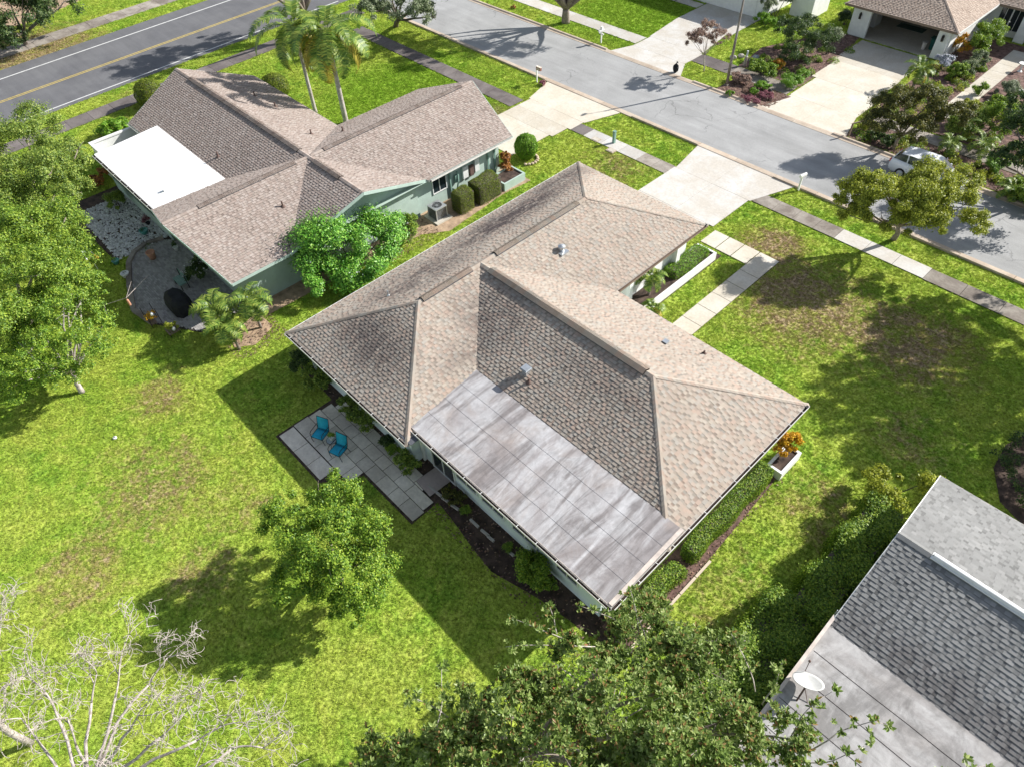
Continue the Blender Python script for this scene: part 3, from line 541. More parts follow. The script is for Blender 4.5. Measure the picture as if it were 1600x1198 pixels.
def caps(mb, a, b, n1, n2, wd=.15, step=.2, tone=.95):
    """overlapping cap shingles along a ridge or hip; n1,n2 horizontal directions down the two slopes with tan pitch"""
    a = Vector(a); b = Vector(b); L = (b-a).length; d = (b-a)/L; k = int(L/step)
    for i in range(k):
        p = a+d*(i*step); q = a+d*min(L, (i+1)*step+.03); t = (rnd.uniform(tone-.2, tone), rnd.random(), .5, 1)
        vs = []
        for X, lift in ((p, .030), (q, .042)):
            for nn_, sgn in ((n1, 1), (n2, 1)):
                s = Vector(nn_)*wd; vs.append(X+s+Vector((0, 0, lift)))
            vs.append(X+Vector((0, 0, lift+.012)))
        mb.add(vs, [(0, 2, 5, 3), (2, 1, 4, 5), (3, 5, 4), (0, 1, 2)], t)
        mb.add(vs, [(3, 5, 2, 0), (5, 4, 1, 2)], t) if False else None
def deck(mb, poly, th=.12):
    a = sum(poly[i-1][0]*poly[i][1]-poly[i][0]*poly[i-1][1] for i in range(len(poly)))
    mb.prism(poly if a > 0 else poly[::-1], -th, -.006)
def ridge_vent(house, a, b, perp, mat, h=.075, wd=.20, tanp=.4, inner=True):
    """raised shingle-over ridge vent; perp = horizontal unit vector across the ridge"""
    a = Vector(a); b = Vector(b); s = Vector((perp[0], perp[1], 0)); m = MB(); n = int((b-a).length/.3)
    d = (b-a).normalized()
    for i in range(n):
        p = a+(b-a)*(i/n); q = a+(b-a)*((i+1)/n); t = (rnd.uniform(.8, 1), rnd.random(), .5, 1)
        vs = []
        for X in (p, q):
            for k in (-1, 0, 1): vs.append(X+s*wd*k+Vector((0, 0, h-(tanp*wd if k else -.005))))
        m.add(vs, [(0, 1, 4, 3), (1, 2, 5, 4)], t); m.add(vs, [(3, 4, 1, 0), (4, 5, 2, 1)], t)
    o = m.build('ridge_vent', mat, house); m = MB()
    for k in (-1, 1):
        p = a+s*wd*.93*k; q = b+s*wd*.93*k
        vs = [p+Vector((0, 0, -tanp*wd+.0)), q+Vector((0, 0, -tanp*wd+.0)), q+Vector((0, 0, h-tanp*wd-.004)), p+Vector((0, 0, h-tanp*wd-.004))]
        vs2 = [x-s*.01*k for x in vs]; m.add(vs+vs2, [(0, 1, 2, 3), (7, 6, 5, 4), (0, 4, 5, 1), (1, 5, 6, 2), (2, 6, 7, 3), (3, 7, 4, 0)])
    for X in (a, b):
        m.add([X+s*wd*.93+Vector((0, 0, -tanp*wd)), X+Vector((0, 0, 0)), X-s*wd*.93+Vector((0, 0, -tanp*wd)), X-s*wd*.93+Vector((0, 0, h-tanp*wd)), X+Vector((0, 0, h)), X+s*wd*.93+Vector((0, 0, h-tanp*wd))], [(0, 1, 4, 5), (1, 2, 3, 4), (5, 4, 1, 0), (4, 3, 2, 1)])
    m.build('vent_side', M['roof_dark'], o)
def gutter(house, a, b, out, z=2.5, brackets=True, color='fascia', w_=.13):
    a = Vector((a[0], a[1], z)); b = Vector((b[0], b[1], z)); s = Vector((out[0], out[1], 0)); up = Vector((0, 0, 1))
    m = MB(); m.beam(a+s*(w_)-up*.045, b+s*(w_)-up*.045, .014, .11); m.beam(a+s*w_*.5-up*.10, b+s*w_*.5-up*.10, w_, .012)
    m.beam(a+s*.0-up*.10, b+s*.0-up*.10, .02, .18)
    g_ = m.build('gutter', M[color], house); m = MB(); m.beam(a+s*w_*.52-up*.082, b+s*w_*.52-up*.082, w_*.82, .02); m.build('gutter_debris', M['gutter_dirt'], g_)
    if brackets:
        L = (b-a).length; n = int(L/.95)
        for i in range(n):
            p = a+(b-a)*((i+.5)/n); m = MB(); m.beam(p+s*.0+up*.012, p+s*(w_+.006)+up*.012, .022, .006); m.build('gutter_strap', M['white'], g_)
def fascia(house, a, b, out, z=2.5, h=.16, mat='fascia', th=.03, dz=0):
    a = Vector((a[0], a[1], z-h/2)); b = Vector((b[0], b[1], z-h/2 if len(b) < 3 else b[2]-h/2)); s = Vector((out[0], out[1], 0))
    m = MB(); m.beam(a+s*th/2, b+s*th/2, th, h); m.build('fascia', M[mat], house)
def rake(house, a, b, out, mat='fascia', h=.18, th=.035):
    s = Vector((out[0], out[1], 0)); a = Vector(a)+s*th/2-Vector((0, 0, h/2+.0)); b = Vector(b)+s*th/2-Vector((0, 0, h/2+.0))
    m = MB(); m.beam(a, b, th, h); m.build('rake_board', M[mat], house)
def window(house, c, along, out, wd, z0, z1, frame='white', bars=1, name='window'):
    """c = (x,y) of the centre on the wall face"""
    al = Vector((along[0], along[1], 0)); s = Vector((out[0], out[1], 0)); C = Vector((c[0], c[1], 0)); m = MB(); e = .05
    for k in (-1, 1): m.beam(C+al*k*(wd/2)+s*.03+Vector((0, 0, z0-e/2)), C+al*k*(wd/2)+s*.03+Vector((0, 0, z1+e/2)), e, .06, up=out+(0,) if len(out) == 2 else out)
    for zz in (z0, z1): m.beam(C-al*(wd/2-e/2-.001)+s*.028+Vector((0, 0, zz)), C+al*(wd/2-e/2-.001)+s*.028+Vector((0, 0, zz)), .056, e)
    for i in range(bars):
        q = C+al*wd*((i+1)/(bars+1)-.5)+s*.025; m.beam(q+Vector((0, 0, z0+e/2)), q+Vector((0, 0, z1-e/2)), .035, .05, up=(out[0], out[1], 0))
    o = m.build(name, M[frame], house); m = MB(); m.beam(C-al*(wd/2-.002)+s*.008+Vector((0, 0, (z0+z1)/2)), C+al*(wd/2-.002)+s*.008+Vector((0, 0, (z0+z1)/2)), .012, z1-z0)
    m.build('pane', M['glass'], o); return o
def footprint(x0, y0, x1, y1): NOGRASS.append(rect(x0, y0, x1, y1))
def pipe_vent(house, p, h=.35, r=.045, mat='pipe'):
    m = MB(); m.tube([(p[0], p[1], p[2]-.1), (p[0], p[1], p[2]+h)], r, 10); m.lathe(p[0], p[1], [(r*3.2, p[2]-.02), (r*1.3, p[2]+.09)], 12); m.build('roof_pipe', M[mat], house)

def roof(house, slopes, mat, singles_n, expo=.155, **k):
    dk = MB()
    for poly, v in slopes: deck(dk, poly)
    dk.build('roof_deck', M['soffit'], house)
    mb = MB(); sg = [] if singles_n else None
    for poly, v in slopes: shingle_slope(poly, v, mb, sg, expo, **k)
    if singles_n: pick_singles(sg, mb, house, M[mat], singles_n)
    mb.build('shingles', M[mat], house, kind='stuff')

# ---- main house
ZE, TP = 2.5, .4
X0, X1, X2 = -25.44, -15.88, -5.26
Y0, Y1, YF, YR = 7.99, 29.03, 21.42, 11.84
RX = (X0+X1)/2; RY = (YF+YR)/2; ZR = ZE+TP*(X1-X0)/2
H1 = thing('house', 'large tan shingled house in the middle with a grey stained flat roof at its rear', 'house', (-16, 16, 0))
yA = Y0+(X1-X0)/2; yB = Y1-(X1-X0)/2; xE = X2-(YF-YR)/2
slopes = [
 ([(X0, Y0, ZE), (RX, yA, ZR), (RX, yB, ZR), (X0, Y1, ZE)], (1, 0)),
 ([(X0, Y1, ZE), (RX, yB, ZR), (X1, Y1, ZE)], (0, -1)),
 ([(X0, Y0, ZE), (X1, Y0, ZE), (RX, yA, ZR)], (0, 1)),
 ([(X1, Y1, ZE), (RX, yB, ZR), (RX, RY, ZR), (X1, YF, ZE)], (-1, 0)),
 ([(X1, Y0, ZE), (X1, YR, ZE), (RX, RY, ZR), (RX, yA, ZR)], (-1, 0)),
 ([(RX, RY, ZR), (X1, YF, ZE), (X2, YF, ZE), (xE, RY, ZR)], (0, -1)),
 ([(RX, RY, ZR), (xE, RY, ZR), (X2, YR, ZE), (X1, YR, ZE)], (0, 1)),
 ([(X2, YR, ZE), (X2, YF, ZE), (xE, RY, ZR)], (-1, 0))]
roof(H1, slopes, 'sh_main', 300)
cp = MB()
for a_, b_, n1, n2 in (((X0, Y0, ZE), (RX, yA, ZR), (-1, 0, -.4), (0, -1, -.4)), ((X1, Y0, ZE), (RX, yA, ZR), (1, 0, -.4), (0, -1, -.4)), ((X0, Y1, ZE), (RX, yB, ZR), (-1, 0, -.4), (0, 1, -.4)),
                       ((X1, Y1, ZE), (RX, yB, ZR), (1, 0, -.4), (0, 1, -.4)), ((RX, yA, ZR), (RX, yB, ZR), (-1, 0, -.4), (1, 0, -.4)), ((RX, RY, ZR), (xE, RY, ZR), (0, -1, -.4), (0, 1, -.4)),
                       ((X2, YF, ZE), (xE, RY, ZR), (1, 0, -.4), (0, 1, -.4)), ((X2, YR, ZE), (xE, RY, ZR), (1, 0, -.4), (0, -1, -.4))):
    caps(cp, a_, b_, n1, n2)
cp.build('hip_caps', M['sh_main'], H1, kind='stuff')
ridge_vent(H1, (RX, 12.95, ZR+.03), (RX, 16.0, ZR+.03), (1, 0), M['sh_main'])
ridge_vent(H1, (RX, 17.6, ZR+.03), (RX, 23.6, ZR+.03), (1, 0), M['sh_main'])
ridge_vent(H1, (RX+.75, RY, ZR+.05), (xE-.35, RY, ZR+.05), (0, 1), M['sh_main'], h=.075, wd=.24)
# flat roof at the rear
FY = 8.62; fz0, fz1 = 2.70, 2.84
fl = MB(); FJ = 12.66
fpts = [(-16.38, FY, fz0), (X2+.02, FY, fz0), (X2+.02, FJ, fz1), (-16.74, FJ, fz1)]
fl.prism(fpts, -.2, 0); fr = fl.build('flat_roof', M['flat_main'], H1)
for yy in (9.62, 10.62, 11.62):
    zz = fz0+(yy-FY)*(fz1-fz0)/(FJ-FY); m = MB(); xs = np.linspace(-16.4-(zz-fz0)*2, X2-.12, 14)
    m.tube([(x, yy+rnd.uniform(-.012, .012), zz+.002) for x in xs], .0045, 5); m.build('lap_seam', M['roof_dark'], fr)
m = MB(); m.beam((X2-.05, FY+.02, fz0+.01), (X2-.05, FJ, fz1+.01), .16, .03); m.build('metal_edge', M['cap'], H1)
m = MB(); m.beam((-16.4, FY+.0, fz0-.1), (X2, FY, fz0-.1), .03, .2); m.build('fascia', M['cap'], H1)
gutter(H1, (-16.4, FY-.02), (X2+.05, FY-.02), (0, -1), fz0-.03, color='fascia')
m = MB(); m.prism([(-16.55, 8.62, 0), (-15.86, 8.0, 0), (-15.86, 8.62, 0)][::1] and [(-16.5, 8.05), (-15.7, 8.05), (-15.7, 8.95), (-16.5, 8.95)], 2.53, 2.56); m.build('valley_flashing', M['roof_dark'], H1)
# gutters and fascia
gutter(H1, (X0, Y0), (X1, Y0), (0, -1), ZE+.01)
gutter(H1, (X2, FY), (X2, YF), (1, 0), ZE+.01)
gutter(H1, (X1+.05, YF+.1), (X1+.0, Y1), (1, 0), ZE+.01, False, 'brown_trim', .1)
fascia(H1, (X0, Y0-.05), (X0, Y1), (-1, 0), ZE+.01, .14, 'white', .045)
fascia(H1, (X0, Y1), (X1, Y1), (0, 1), ZE, .16, 'brown_trim')
fascia(H1, (X1, YF), (X2, YF), (0, 1), ZE, .16, 'brown_trim')
m = MB(); m.box(X1-.10, Y1-.12, ZE, X1+.06, Y1+.02, ZE+.05); m.build('gutter_outlet', M['black'], H1)
m = MB(); m.box(X2-.02, YF-.2, ZE-.02, X2+.13, YF-.05, ZE+.035); m.build('gutter_outlet', M['black'], H1)
# walls
wl = MB()
def wallbox(m, x0, y0, x1, y1, z1=2.42): m.box(x0, y0, 0, x1, y1, z1)
wallbox(wl, X0+.62, Y0+.47, X1-.6, Y1-.7); wallbox(wl, -16.55, 9.0, X2-.65, YF-.65, 2.5)
wl.build('wall', M['wall_main'], H1)
footprint(X0+.5, Y0+.5, X1-.5, Y1-.6); footprint(-16.5, 9.2, X2-.5, YF-.5)
sf = MB(); sf.box(X0+.02, Y0+.02, 2.40, X1-.02, Y1-.02, 2.418); sf.box(X1-.4, 8.66, 2.425, X2-.02, YF-.02, 2.44); sf.build('soffit', M['soffit'], H1)
wy = 9.0
for cx_, wd in ((-13.4, 1.3), (-11.75, 1.35), (-9.9, 1.35), (-7.6, 1.1)): window(H1, (cx_, wy), (1, 0), (0, -1), wd, .95, 2.2)
window(H1, (-15.0, wy), (1, 0), (0, -1), 1.5, .08, 2.15, name='sliding_door')
for cx_ in (-23.6, -20.8, -18.2): window(H1, (cx_, Y0+.47), (1, 0), (0, -1), 1.25, .95, 2.1)
for cy_ in (10.2, 14.2, 18.4): window(H1, (X2-.65, cy_), (0, 1), (1, 0), 1.2, .95, 2.1)
for cx_ in (-8.0, -11.5): window(H1, (cx_, YF-.65), (1, 0), (0, 1), 1.6, .9, 2.15)
for cy_ in (24.2,): window(H1, (X1-.6, cy_), (0, 1), (1, 0), 1.3, .9, 2.1)
m = MB()
m.box(X1-.6, 26.9, 0, X1-.22, 27.25, 2.42); m.box(X1-.6, 22.9, 0, X1-.25, 23.2, 2.42); m.build('entry_column', M['wall_white'], H1)
m = MB(); m.box(X1-.61, 22.2, 0, X1-.57, 28.2, 2.41); m.build('entry_wall', M['wall_white'], H1)
m = MB()
for i in range(8): m.box(-21.9+i*.005, Y1-.71, .05+i*.28, -17.3, Y1-.68, .31+i*.28)
m.build('garage_door', M['white'], H1)
m = MB(); a_ = (-16.78, 9.1); m.box(-16.4, 8.86, 0, -16.28, 8.98, 2.5); m.build('downspout', M['white'], H1)
# roof vents on the main house
p = at(877, 408, 3.1); pz = ZE+(X1-p.x)*TP
m = MB(); m.tube([(p.x, p.y, pz-.1), (p.x, p.y, pz+.2)], .13, 14); m.lathe(p.x, p.y, [(.15, pz+.18), (.2, pz+.22), (.19, pz+.3), (.05, pz+.36)], 14); m.box(p.x-.28, p.y-.28, pz-.14, p.x+.28, p.y+.28, pz-.0); m.build('turbine_vent', M['galv'], H1)
p = at(822, 578, 3.5); pz = ZE+(p.y-YR)*TP
m = MB(); m.box(p.x-.13, p.y-.13, pz-.1, p.x+.13, p.y+.13, pz+.28); m.box(p.x-.2, p.y-.2, pz+.28, p.x+.2, p.y+.2, pz+.33); m.box(p.x-.17, p.y-.17, pz+.33, p.x+.17, p.y+.17, pz+.38); m.build('box_vent', M['galv'], H1)
p = at(826, 592, 3.4); pz = ZE+(p.y-YR)*TP; pipe_vent(H1, (p.x, p.y, pz), .22)
p = at(608, 467, 3.3); pz = ZE+(p.x-X0)*TP; pipe_vent(H1, (p.x, p.y, pz), .3, .035, 'galv')
p = at(1040, 535, 3.3); pz = ZE+(YF-p.y)*TP; m = MB(); m.box(p.x-.12, p.y-.12, pz-.1, p.x+.12, p.y+.12, pz+.13); m.build('box_vent', M['galv'], H1)
p = at(1100, 552, 2.9); pz = ZE+(YF-p.y)*TP; pipe_vent(H1, (p.x, p.y, pz), .2)

# ---- mint green house on the left
H2 = thing('house', 'mint green house with rosy tan gable roofs and a bright white patio roof', 'house', (-40, 16, 0))
gE, gT = 2.5, .364; yr = 16.35; gz = gE+gT*4.95; rx = -35.7
slopes = [
 ([(-53.3, yr, gz), (-51.9, 21.3, gE), (-40.65, 21.3, gE), (rx, yr, gz)], (0, -1)),
 ([(rx, yr, gz), (-30.75, 21.3, gE), (-31.0, 21.3, gE), (-30.1, yr, gz)], (0, -1)),
 ([(rx, yr, gz), (-40.65, 21.3, gE), (-40.65, 28.4, gE), (rx, 29.45, gz)], (1, 0)),
 ([(rx, yr, gz), (rx, 29.45, gz), (-30.75, 28.4, gE), (-30.75, 21.3, gE)], (-1, 0)),
 ([(-53.3, yr, gz), (rx, yr, gz), (-40.65, 11.4, gE), (-52.05, 11.4, gE)], (0, 1)),
 ([(rx, yr, gz), (-30.1, yr, gz), (-30.75, 11.4, gE)], (0, 1)),
 ([(rx, yr, gz), (-40.65, 11.4, gE), (-40.65, 7.9, gE), (rx, 7.1, gz)], (1, 0)),
 ([(rx, yr, gz), (rx, 7.1, gz), (-30.75, 7.9, gE), (-30.75, 11.4, gE)], (-1, 0))]
slopes[1] = ([(rx, yr, gz), (-30.9, 21.15, gE+.054), (-30.1, yr, gz)], (0, -1))
roof(H2, slopes, 'sh_teal', 0)
cp = MB()
caps(cp, (-53.3, yr, gz), (-30.1, yr, gz), (0, -1, -gT), (0, 1, -gT)); caps(cp, (rx, 16.5, gz), (rx, 29.45, gz), (-1, 0, -gT), (1, 0, -gT)); caps(cp, (rx, 7.1, gz), (rx, 16.2, gz), (-1, 0, -gT), (1, 0, -gT))
cp.build('ridge_caps', M['sh_teal'], H2, kind='stuff')
ridge_vent(H2, (-51.0, yr, gz+.04), (-36.7, yr, gz+.04), (0, 1), M['sh_teal'], .05, .22, gT); ridge_vent(H2, (-35.0, yr, gz+.04), (-32.3, yr, gz+.04), (0, 1), M['sh_teal'], .05, .22, gT)
ridge_vent(H2, (rx, 17.4, gz+.03), (rx, 28.4, gz+.03), (1, 0), M['sh_teal'], .05, .2, gT); ridge_vent(H2, (rx, 9.2, gz+.03), (rx, 15.4, gz+.03), (1, 0), M['sh_teal'], .05, .2, gT)
for a_, b_, o_ in (((-53.3, yr, gz), (-52.05, 11.4, gE), (-1, 0)), ((-53.3, yr, gz), (-51.9, 21.3, gE), (-1, 0)), ((-30.1, yr, gz), (-30.9, 21.15, gE+.05), (1, 0)), ((-30.1, yr, gz), (-30.75, 11.4, gE), (1, 0)),
                   ((rx, 29.45, gz), (-30.75, 28.4, gE), (0, 1)), ((rx, 29.45, gz), (-40.65, 28.4, gE), (0, 1)), ((rx, 7.1, gz), (-30.75, 7.9, gE), (0, -1)), ((rx, 7.1, gz), (-40.65, 7.9, gE), (0, -1))):
    rake(H2, a_, b_, o_, 'wall_teal')
for a_, b_, o_ in (((-30.75, 21.4), (-30.75, 28.4), (1, 0)), ((-30.75, 7.9), (-30.75, 11.4), (1, 0)), ((-40.65, 21.3), (-40.65, 28.4), (-1, 0)), ((-51.9, 21.3), (-40.65, 21.3), (0, 1)), ((-52.05, 11.4), (-49.3, 11.4), (0, -1))):
    fascia(H2, a_, b_, o_, gE, .16, 'wall_teal')
gutter(H2, (-30.73, 21.4), (-30.73, 28.3), (1, 0), 2.5, False); gutter(H2, (-52.0, 11.38), (-49.4, 11.38), (0, -1), 2.5, False, 'fascia', .1)
wl = MB(); wallbox(wl, -40.0, 8.5, -31.4, 27.7); wallbox(wl, -51.5, 12.0, -40.0, 20.7); wallbox(wl, -31.5, 12.0, -31.2, 20.6)
for x_ in (-51.5, -31.25):       # gable walls
    wl.add([(x_, 12.0, 2.4), (x_, 20.7, 2.4), (x_, yr, gz-.16), (x_+.05, 12.0, 2.4), (x_+.05, 20.7, 2.4), (x_+.05, yr, gz-.16)], [(0, 2, 1), (3, 4, 5), (0, 3, 5, 2), (1, 2, 5, 4)])
for y_ in (8.5, 27.65):
    wl.add([(-40.0, y_, 2.4), (-31.4, y_, 2.4), (rx, y_, gz-.16), (-40.0, y_+.05, 2.4), (-31.4, y_+.05, 2.4), (rx, y_+.05, gz-.16)], [(0, 1, 2), (3, 5, 4), (0, 2, 5, 3), (1, 4, 5, 2)])
wl.build('wall', M['wall_teal'], H2); footprint(-51.5, 12, -31.2, 20.7); footprint(-40, 8.5, -31.3, 27.8)
sf = MB(); sf.box(-40.6, 8.0, 2.41, -30.8, 28.3, 2.425); sf.box(-51.8, 11.45, 2.39, -40.6, 21.2, 2.405); sf.build('soffit', M['wall_teal'], H2)
m = MB()
for y_ in (14.0, 16.0): m.box(-31.18, y_-.5, .0, -31.0, y_+.6, .9)
wr = MB(); wr.prism([(-49.3, 7.95, 2.66), (-40.15, 7.95, 2.66), (-39.6, 12.45, 2.90), (-49.3, 12.45, 2.90)], -.1, 0); wr.build('white_patio_roof', M['white_roof'], H2)
for i in range(5):
    m = MB(); xx = -47.8+i*1.6; m.beam((xx, 8.0, 2.666), (xx, 12.4, 2.902), .05, .012); m.build('roof_seam', M['cream'], H2)
gutter(H2, (-49.3, 7.95), (-40.4, 7.95), (0, -1), 2.62, True, 'white', .15)
m = MB(); m.box(-41.5, 9.2, 2.75, -41.35, 9.5, 2.95); m.build('roof_pipe', M['white'], H2)
for x_ in (-49.1, -46.9, -44.7, -42.5, -40.6):
    m = MB(); m.box(x_-.05, 8.28, 0, x_+.05, 8.38, 2.56); m.build('screen_post', M['teal_dark'], H2)
m = MB(); m.box(-49.1, 8.25, .02, -40.6, 8.4, .75); m.build('knee_wall', M['wall_teal'], H2)
m = MB(); m.box(-49.1, 8.26, .75, -40.6, 8.42, .82); m.build('wall_cap', M['wall_teal'], H2)
for i, x_ in enumerate((-48.0, -45.8, -43.6, -41.55)): 
    m = MB(); m.box(x_-1.04 if i < 3 else x_-.9, 8.31, .83, x_+1.04 if i < 3 else x_+.9, 8.325, 2.5); m.build('screen_panel', M['glass'], H2)
m = MB(); m.box(-49.12, 8.4, 0, -49.0, 12.0, 2.56); m.build('screen_wall', M['wall_teal'], H2); footprint(-49.1, 8.3, -40, 12)
# little walled courtyard
m = MB(); m.box(-52.1, 8.5, 0, -52.0, 11.9, 2.1); m.box(-52.0, 8.5, 0, -49.2, 8.6, 2.1); m.build('courtyard_wall', M['cream'], H2)
m = MB(); m.box(-52.17, 8.43, 2.1, -51.95, 11.9, 2.2); m.box(-51.95, 8.43, 2.1, -49.2, 8.62, 2.2); m.build('wall_cap', M['white'], H2)
m = MB(); m.box(-52, 8.6, 0, -49.2, 12, .03); m.build('courtyard_floor', M['conc_old'], H2); footprint(-52.1, 8.5, -49, 12)
# side wall details
window(H2, (-31.4, 22.5), (0, 1), (1, 0), 1.1, .9, 2.1)
for i, (y_, z_, h_, wd_) in enumerate(((24.6, .95, .8, .42), (25.15, .9, .7, .3), (25.6, 1.0, .9, .36))):
    m = MB(); m.box(-31.38, y_-wd_/2, z_, -31.22, y_+wd_/2, z_+h_); m.build('electric_box', M['cream'] if i != 1 else M['pipe'], H2)
for y_ in (23.3, 26.6, 27.2):
    m = MB(); m.box(-31.36, y_, 0, -31.28, y_+.1, 2.4); m.build('downspout', M['teal_dark'], H2)
m = MB(); m.tube([(-31.3, 23.85, .5), (-31.15, 23.85, 1.0), (-31.2, 23.9, 1.5), (-31.3, 23.95, 1.7)], .05, 8); m.box(-31.36, 23.7, 1.0, -31.2, 24.0, 1.5); m.build('meter', M['teal_dark'], H2)
for (px, py), f in (((339, 240), 'r'), ((487, 212), 'f'), ((536, 206), 'l'), ((443, 325), 'w'), ((398, 150), 'f2'), ((430, 165), 'f2')):
    p = at(px, py, 3.4); 
    if f == 'r': z_ = gE+(p.y-11.4)*gT
    elif f in ('f', 'f2'): z_ = gE+(21.3-p.y)*gT
    elif f == 'l': z_ = gE+(p.x+40.65)*gT
    else: z_ = gE+(-30.75-p.x)*gT
    pipe_vent(H2, (p.x, p.y, z_), .33, .05)
m = MB(); m.box(-33.0, 27.7, .05, -38.6, 27.74, 2.15) if False else m.box(-38.6, 27.7, .05, -33.0, 27.74, 2.15); m.build('garage_door', M['cream'], H2)

# ---- grey house lower right
H3 = thing('house', 'grey shingled house at the lower right with a grey flat roof and satellite dish', 'house', (6, 15, 0))
ye = 21.8; yr3 = 16.85; z3 = 2.5+.364*4.95
slopes = [([(.28, ye, 2.5), (16, ye, 2.5), (16, yr3, z3), (.28, yr3, z3)], (0, -1)), ([(.28, yr3, z3), (16, yr3, z3), (16, 12.9, z3-.364*(yr3-12.9)), (.28, 12.9, z3-.364*(yr3-12.9))], (0, 1))]
roof(H3, slopes, 'sh_grey', 300, wmin=.12, wmax=.24)
cp = MB(); caps(cp, (.28, yr3, z3), (16, yr3, z3), (0, -1, -.364), (0, 1, -.364)); cp.build('ridge_caps', M['sh_grey'], H3, kind='stuff')
m = MB(); m.tube([(1.45, yr3, z3+.05), (16, yr3, z3+.05)], .09, 10); m.beam((1.4, yr3, z3+.02), (16, yr3, z3+.02), .30, .04); m.build('metal_ridge_vent', M['galv'] if False else M['white'], H3)
zf = z3-.364*(yr3-13.1)
fl = MB(); fl.prism([(.28, 6.5, zf-.24), (16, 6.5, zf-.24), (16, 13.15, zf+.02), (.28, 13.15, zf+.02)], -.16, 0); fr = fl.build('flat_roof', M['flat_grey'], H3)
for yy in (12.05, 11.05, 10.05, 9.05, 8.05):
    zz = zf+.02-(13.15-yy)*.26/6.65; m = MB(); m.tube([(x, yy+rnd.uniform(-.012, .012), zz+.003) for x in np.linspace(.35, 16, 16)], .008, 5); m.build('lap_seam', M['gutter_dirt'], fr)
m = MB(); m.beam((.24, 6.5, zf-.19), (.24, 13.5, zf+.08), .11, .09); m.build('metal_edge', M['cap'], H3)
m = MB(); m.tube([(.2, 13.6, zf-.1), (.2, 13.6, zf+.32)], .018, 6); m.build('antenna_stub', M['galv'], H3)
rake(H3, (.28, ye, 2.5), (.28, yr3, z3), (-1, 0), 'white'); rake(H3, (.28, 13.2, zf+.04), (.28, yr3, z3), (-1, 0), 'white')
fascia(H3, (.28, ye), (16, ye), (0, 1), 2.5, .15, 'cap')
wl = MB(); wallbox(wl, .8, 7.2, 15.4, ye-.6, 2.4); wl.add([(.8, 12.6, 2.4), (.8, ye-.6, 2.4), (.8, yr3, z3-.2), (.85, 12.6, 2.4), (.85, ye-.6, 2.4), (.85, yr3, z3-.2)], [(0, 2, 1), (3, 4, 5), (0, 3, 5, 2), (1, 2, 5, 4)]); wl.build('wall', M['cream'], H3); footprint(.7, 7, 16, ye-.5)
for y_ in (9.4, 15.2, 18.8): window(H3, (.8, y_), (0, 1), (-1, 0), 1.2, .9, 2.05)
for x_ in (3.0, 6.5, 11): window(H3, (x_, ye-.6), (1, 0), (0, 1), 1.4, .9, 2.05)

# ---- house with the open garage, top right
H4 = thing('house', 'white house with a sand coloured hip roof and its wide garage standing open', 'house', (-20, 68, 0))
a0, a1, b0 = -25.75, -16.4, 62.45; ax = (a0+a1)/2; hz = 2.5+.4*(a1-a0)/2; bt = b0+(a1-a0)/2
slopes = [([(a0, b0, 2.5), (a1, b0, 2.5), (ax, bt, hz)], (0, 1)), ([(a1, b0, 2.5), (a1, 70.2, 2.5), (ax, 70.2+4.675, hz), (ax, bt, hz)], (-1, 0)), ([(a0, b0, 2.5), (ax, bt, hz), (ax, 80, hz), (a0, 80, 2.5)], (1, 0)),
          ([(a1, 70.2, 2.5), (-2, 70.2, 2.5), (-2, 74.875, hz), (ax, 74.875, hz)], (0, 1))]
roof(H4, slopes, 'sh_far', 0)
cp = MB(); caps(cp, (a1, b0, 2.5), (ax, bt, hz), (1, 0, -.4), (0, -1, -.4)); caps(cp, (a0, b0, 2.5), (ax, bt, hz), (-1, 0, -.4), (0, -1, -.4)); cp.build('hip_caps', M['sh_far'], H4, kind='stuff')
fascia(H4, (a0, b0), (a1, b0), (0, -1), 2.5, .15, 'brown_trim'); fascia(H4, (a1, b0), (a1, 70.2), (1, 0), 2.5, .16, 'white'); fascia(H4, (a1, 70.2), (-2, 70.2), (0, -1), 2.5, .16, 'brown_trim')
wl = MB(); wl.box(-25.0, 63.0, 0, -23.55, 63.25, 2.42); wl.box(-17.95, 63.0, 0, -17.05, 63.25, 2.42); wl.box(-23.55, 63.0, 2.22, -17.95, 63.25, 2.42); wl.box(-25.2, 63.25, 0, -25.0, 76, 2.42); wl.box(-17.1, 63.25, 0, -16.95, 71, 2.42); wl.box(-25, 70, 0, -17.1, 70.2, 2.42); wl.box(-17.0, 71.0, 0, -3, 71.2, 2.42)
wl.build('wall', M['wall_white'], H4); footprint(-25, 63, -17, 76)
m = MB(); m.box(-25.0, 63.0, 0, -17.05, 70, .05); m.build('garage_floor', M['conc_walk'], H4)
m = MB(); m.box(-25.4, 62.6, 2.425, -16.6, 76, 2.44); m.build('garage_ceiling', M['soffit'], H4)
for x_ in (-17.5, -24.4):
    m = MB(); m.box(x_-.09, 62.84, 1.75, x_+.09, 62.99, 1.82); m.box(x_-.08, 62.84, 1.45, x_+.08, 62.99, 1.75); m.lathe(x_, 62.9, [(.03, 1.8), (.1, 1.85), (.02, 1.98)], 8); m.build('wall_lantern', M['blackmetal'], H4)
for i in range(4): window(H4, (-15.8+i*.0+.95*i, 71.0), (1, 0), (0, -1), .9, .5, 2.2) if i < 2 else None
m = MB(); m.box(-14.3, 70.3, .0, -13.5, 71.0, 2.4); m.build('entry_column', M['wall_white'], H4)
m = MB(); m.box(-12.6, 69.7, 0, -6, 71.0, .15); m.build('porch_step', M['conc_walk'], H4)
window(H4, (-12.0, 70.4), (1, 0), (0, -1), 2.0, .2, 2.2, bars=2, name='screen_door')
m = MB(); m.box(-22.9, 69.4, .05, -20.6, 70, .7); m.build('work_bench', M['brown_trim'], H4)
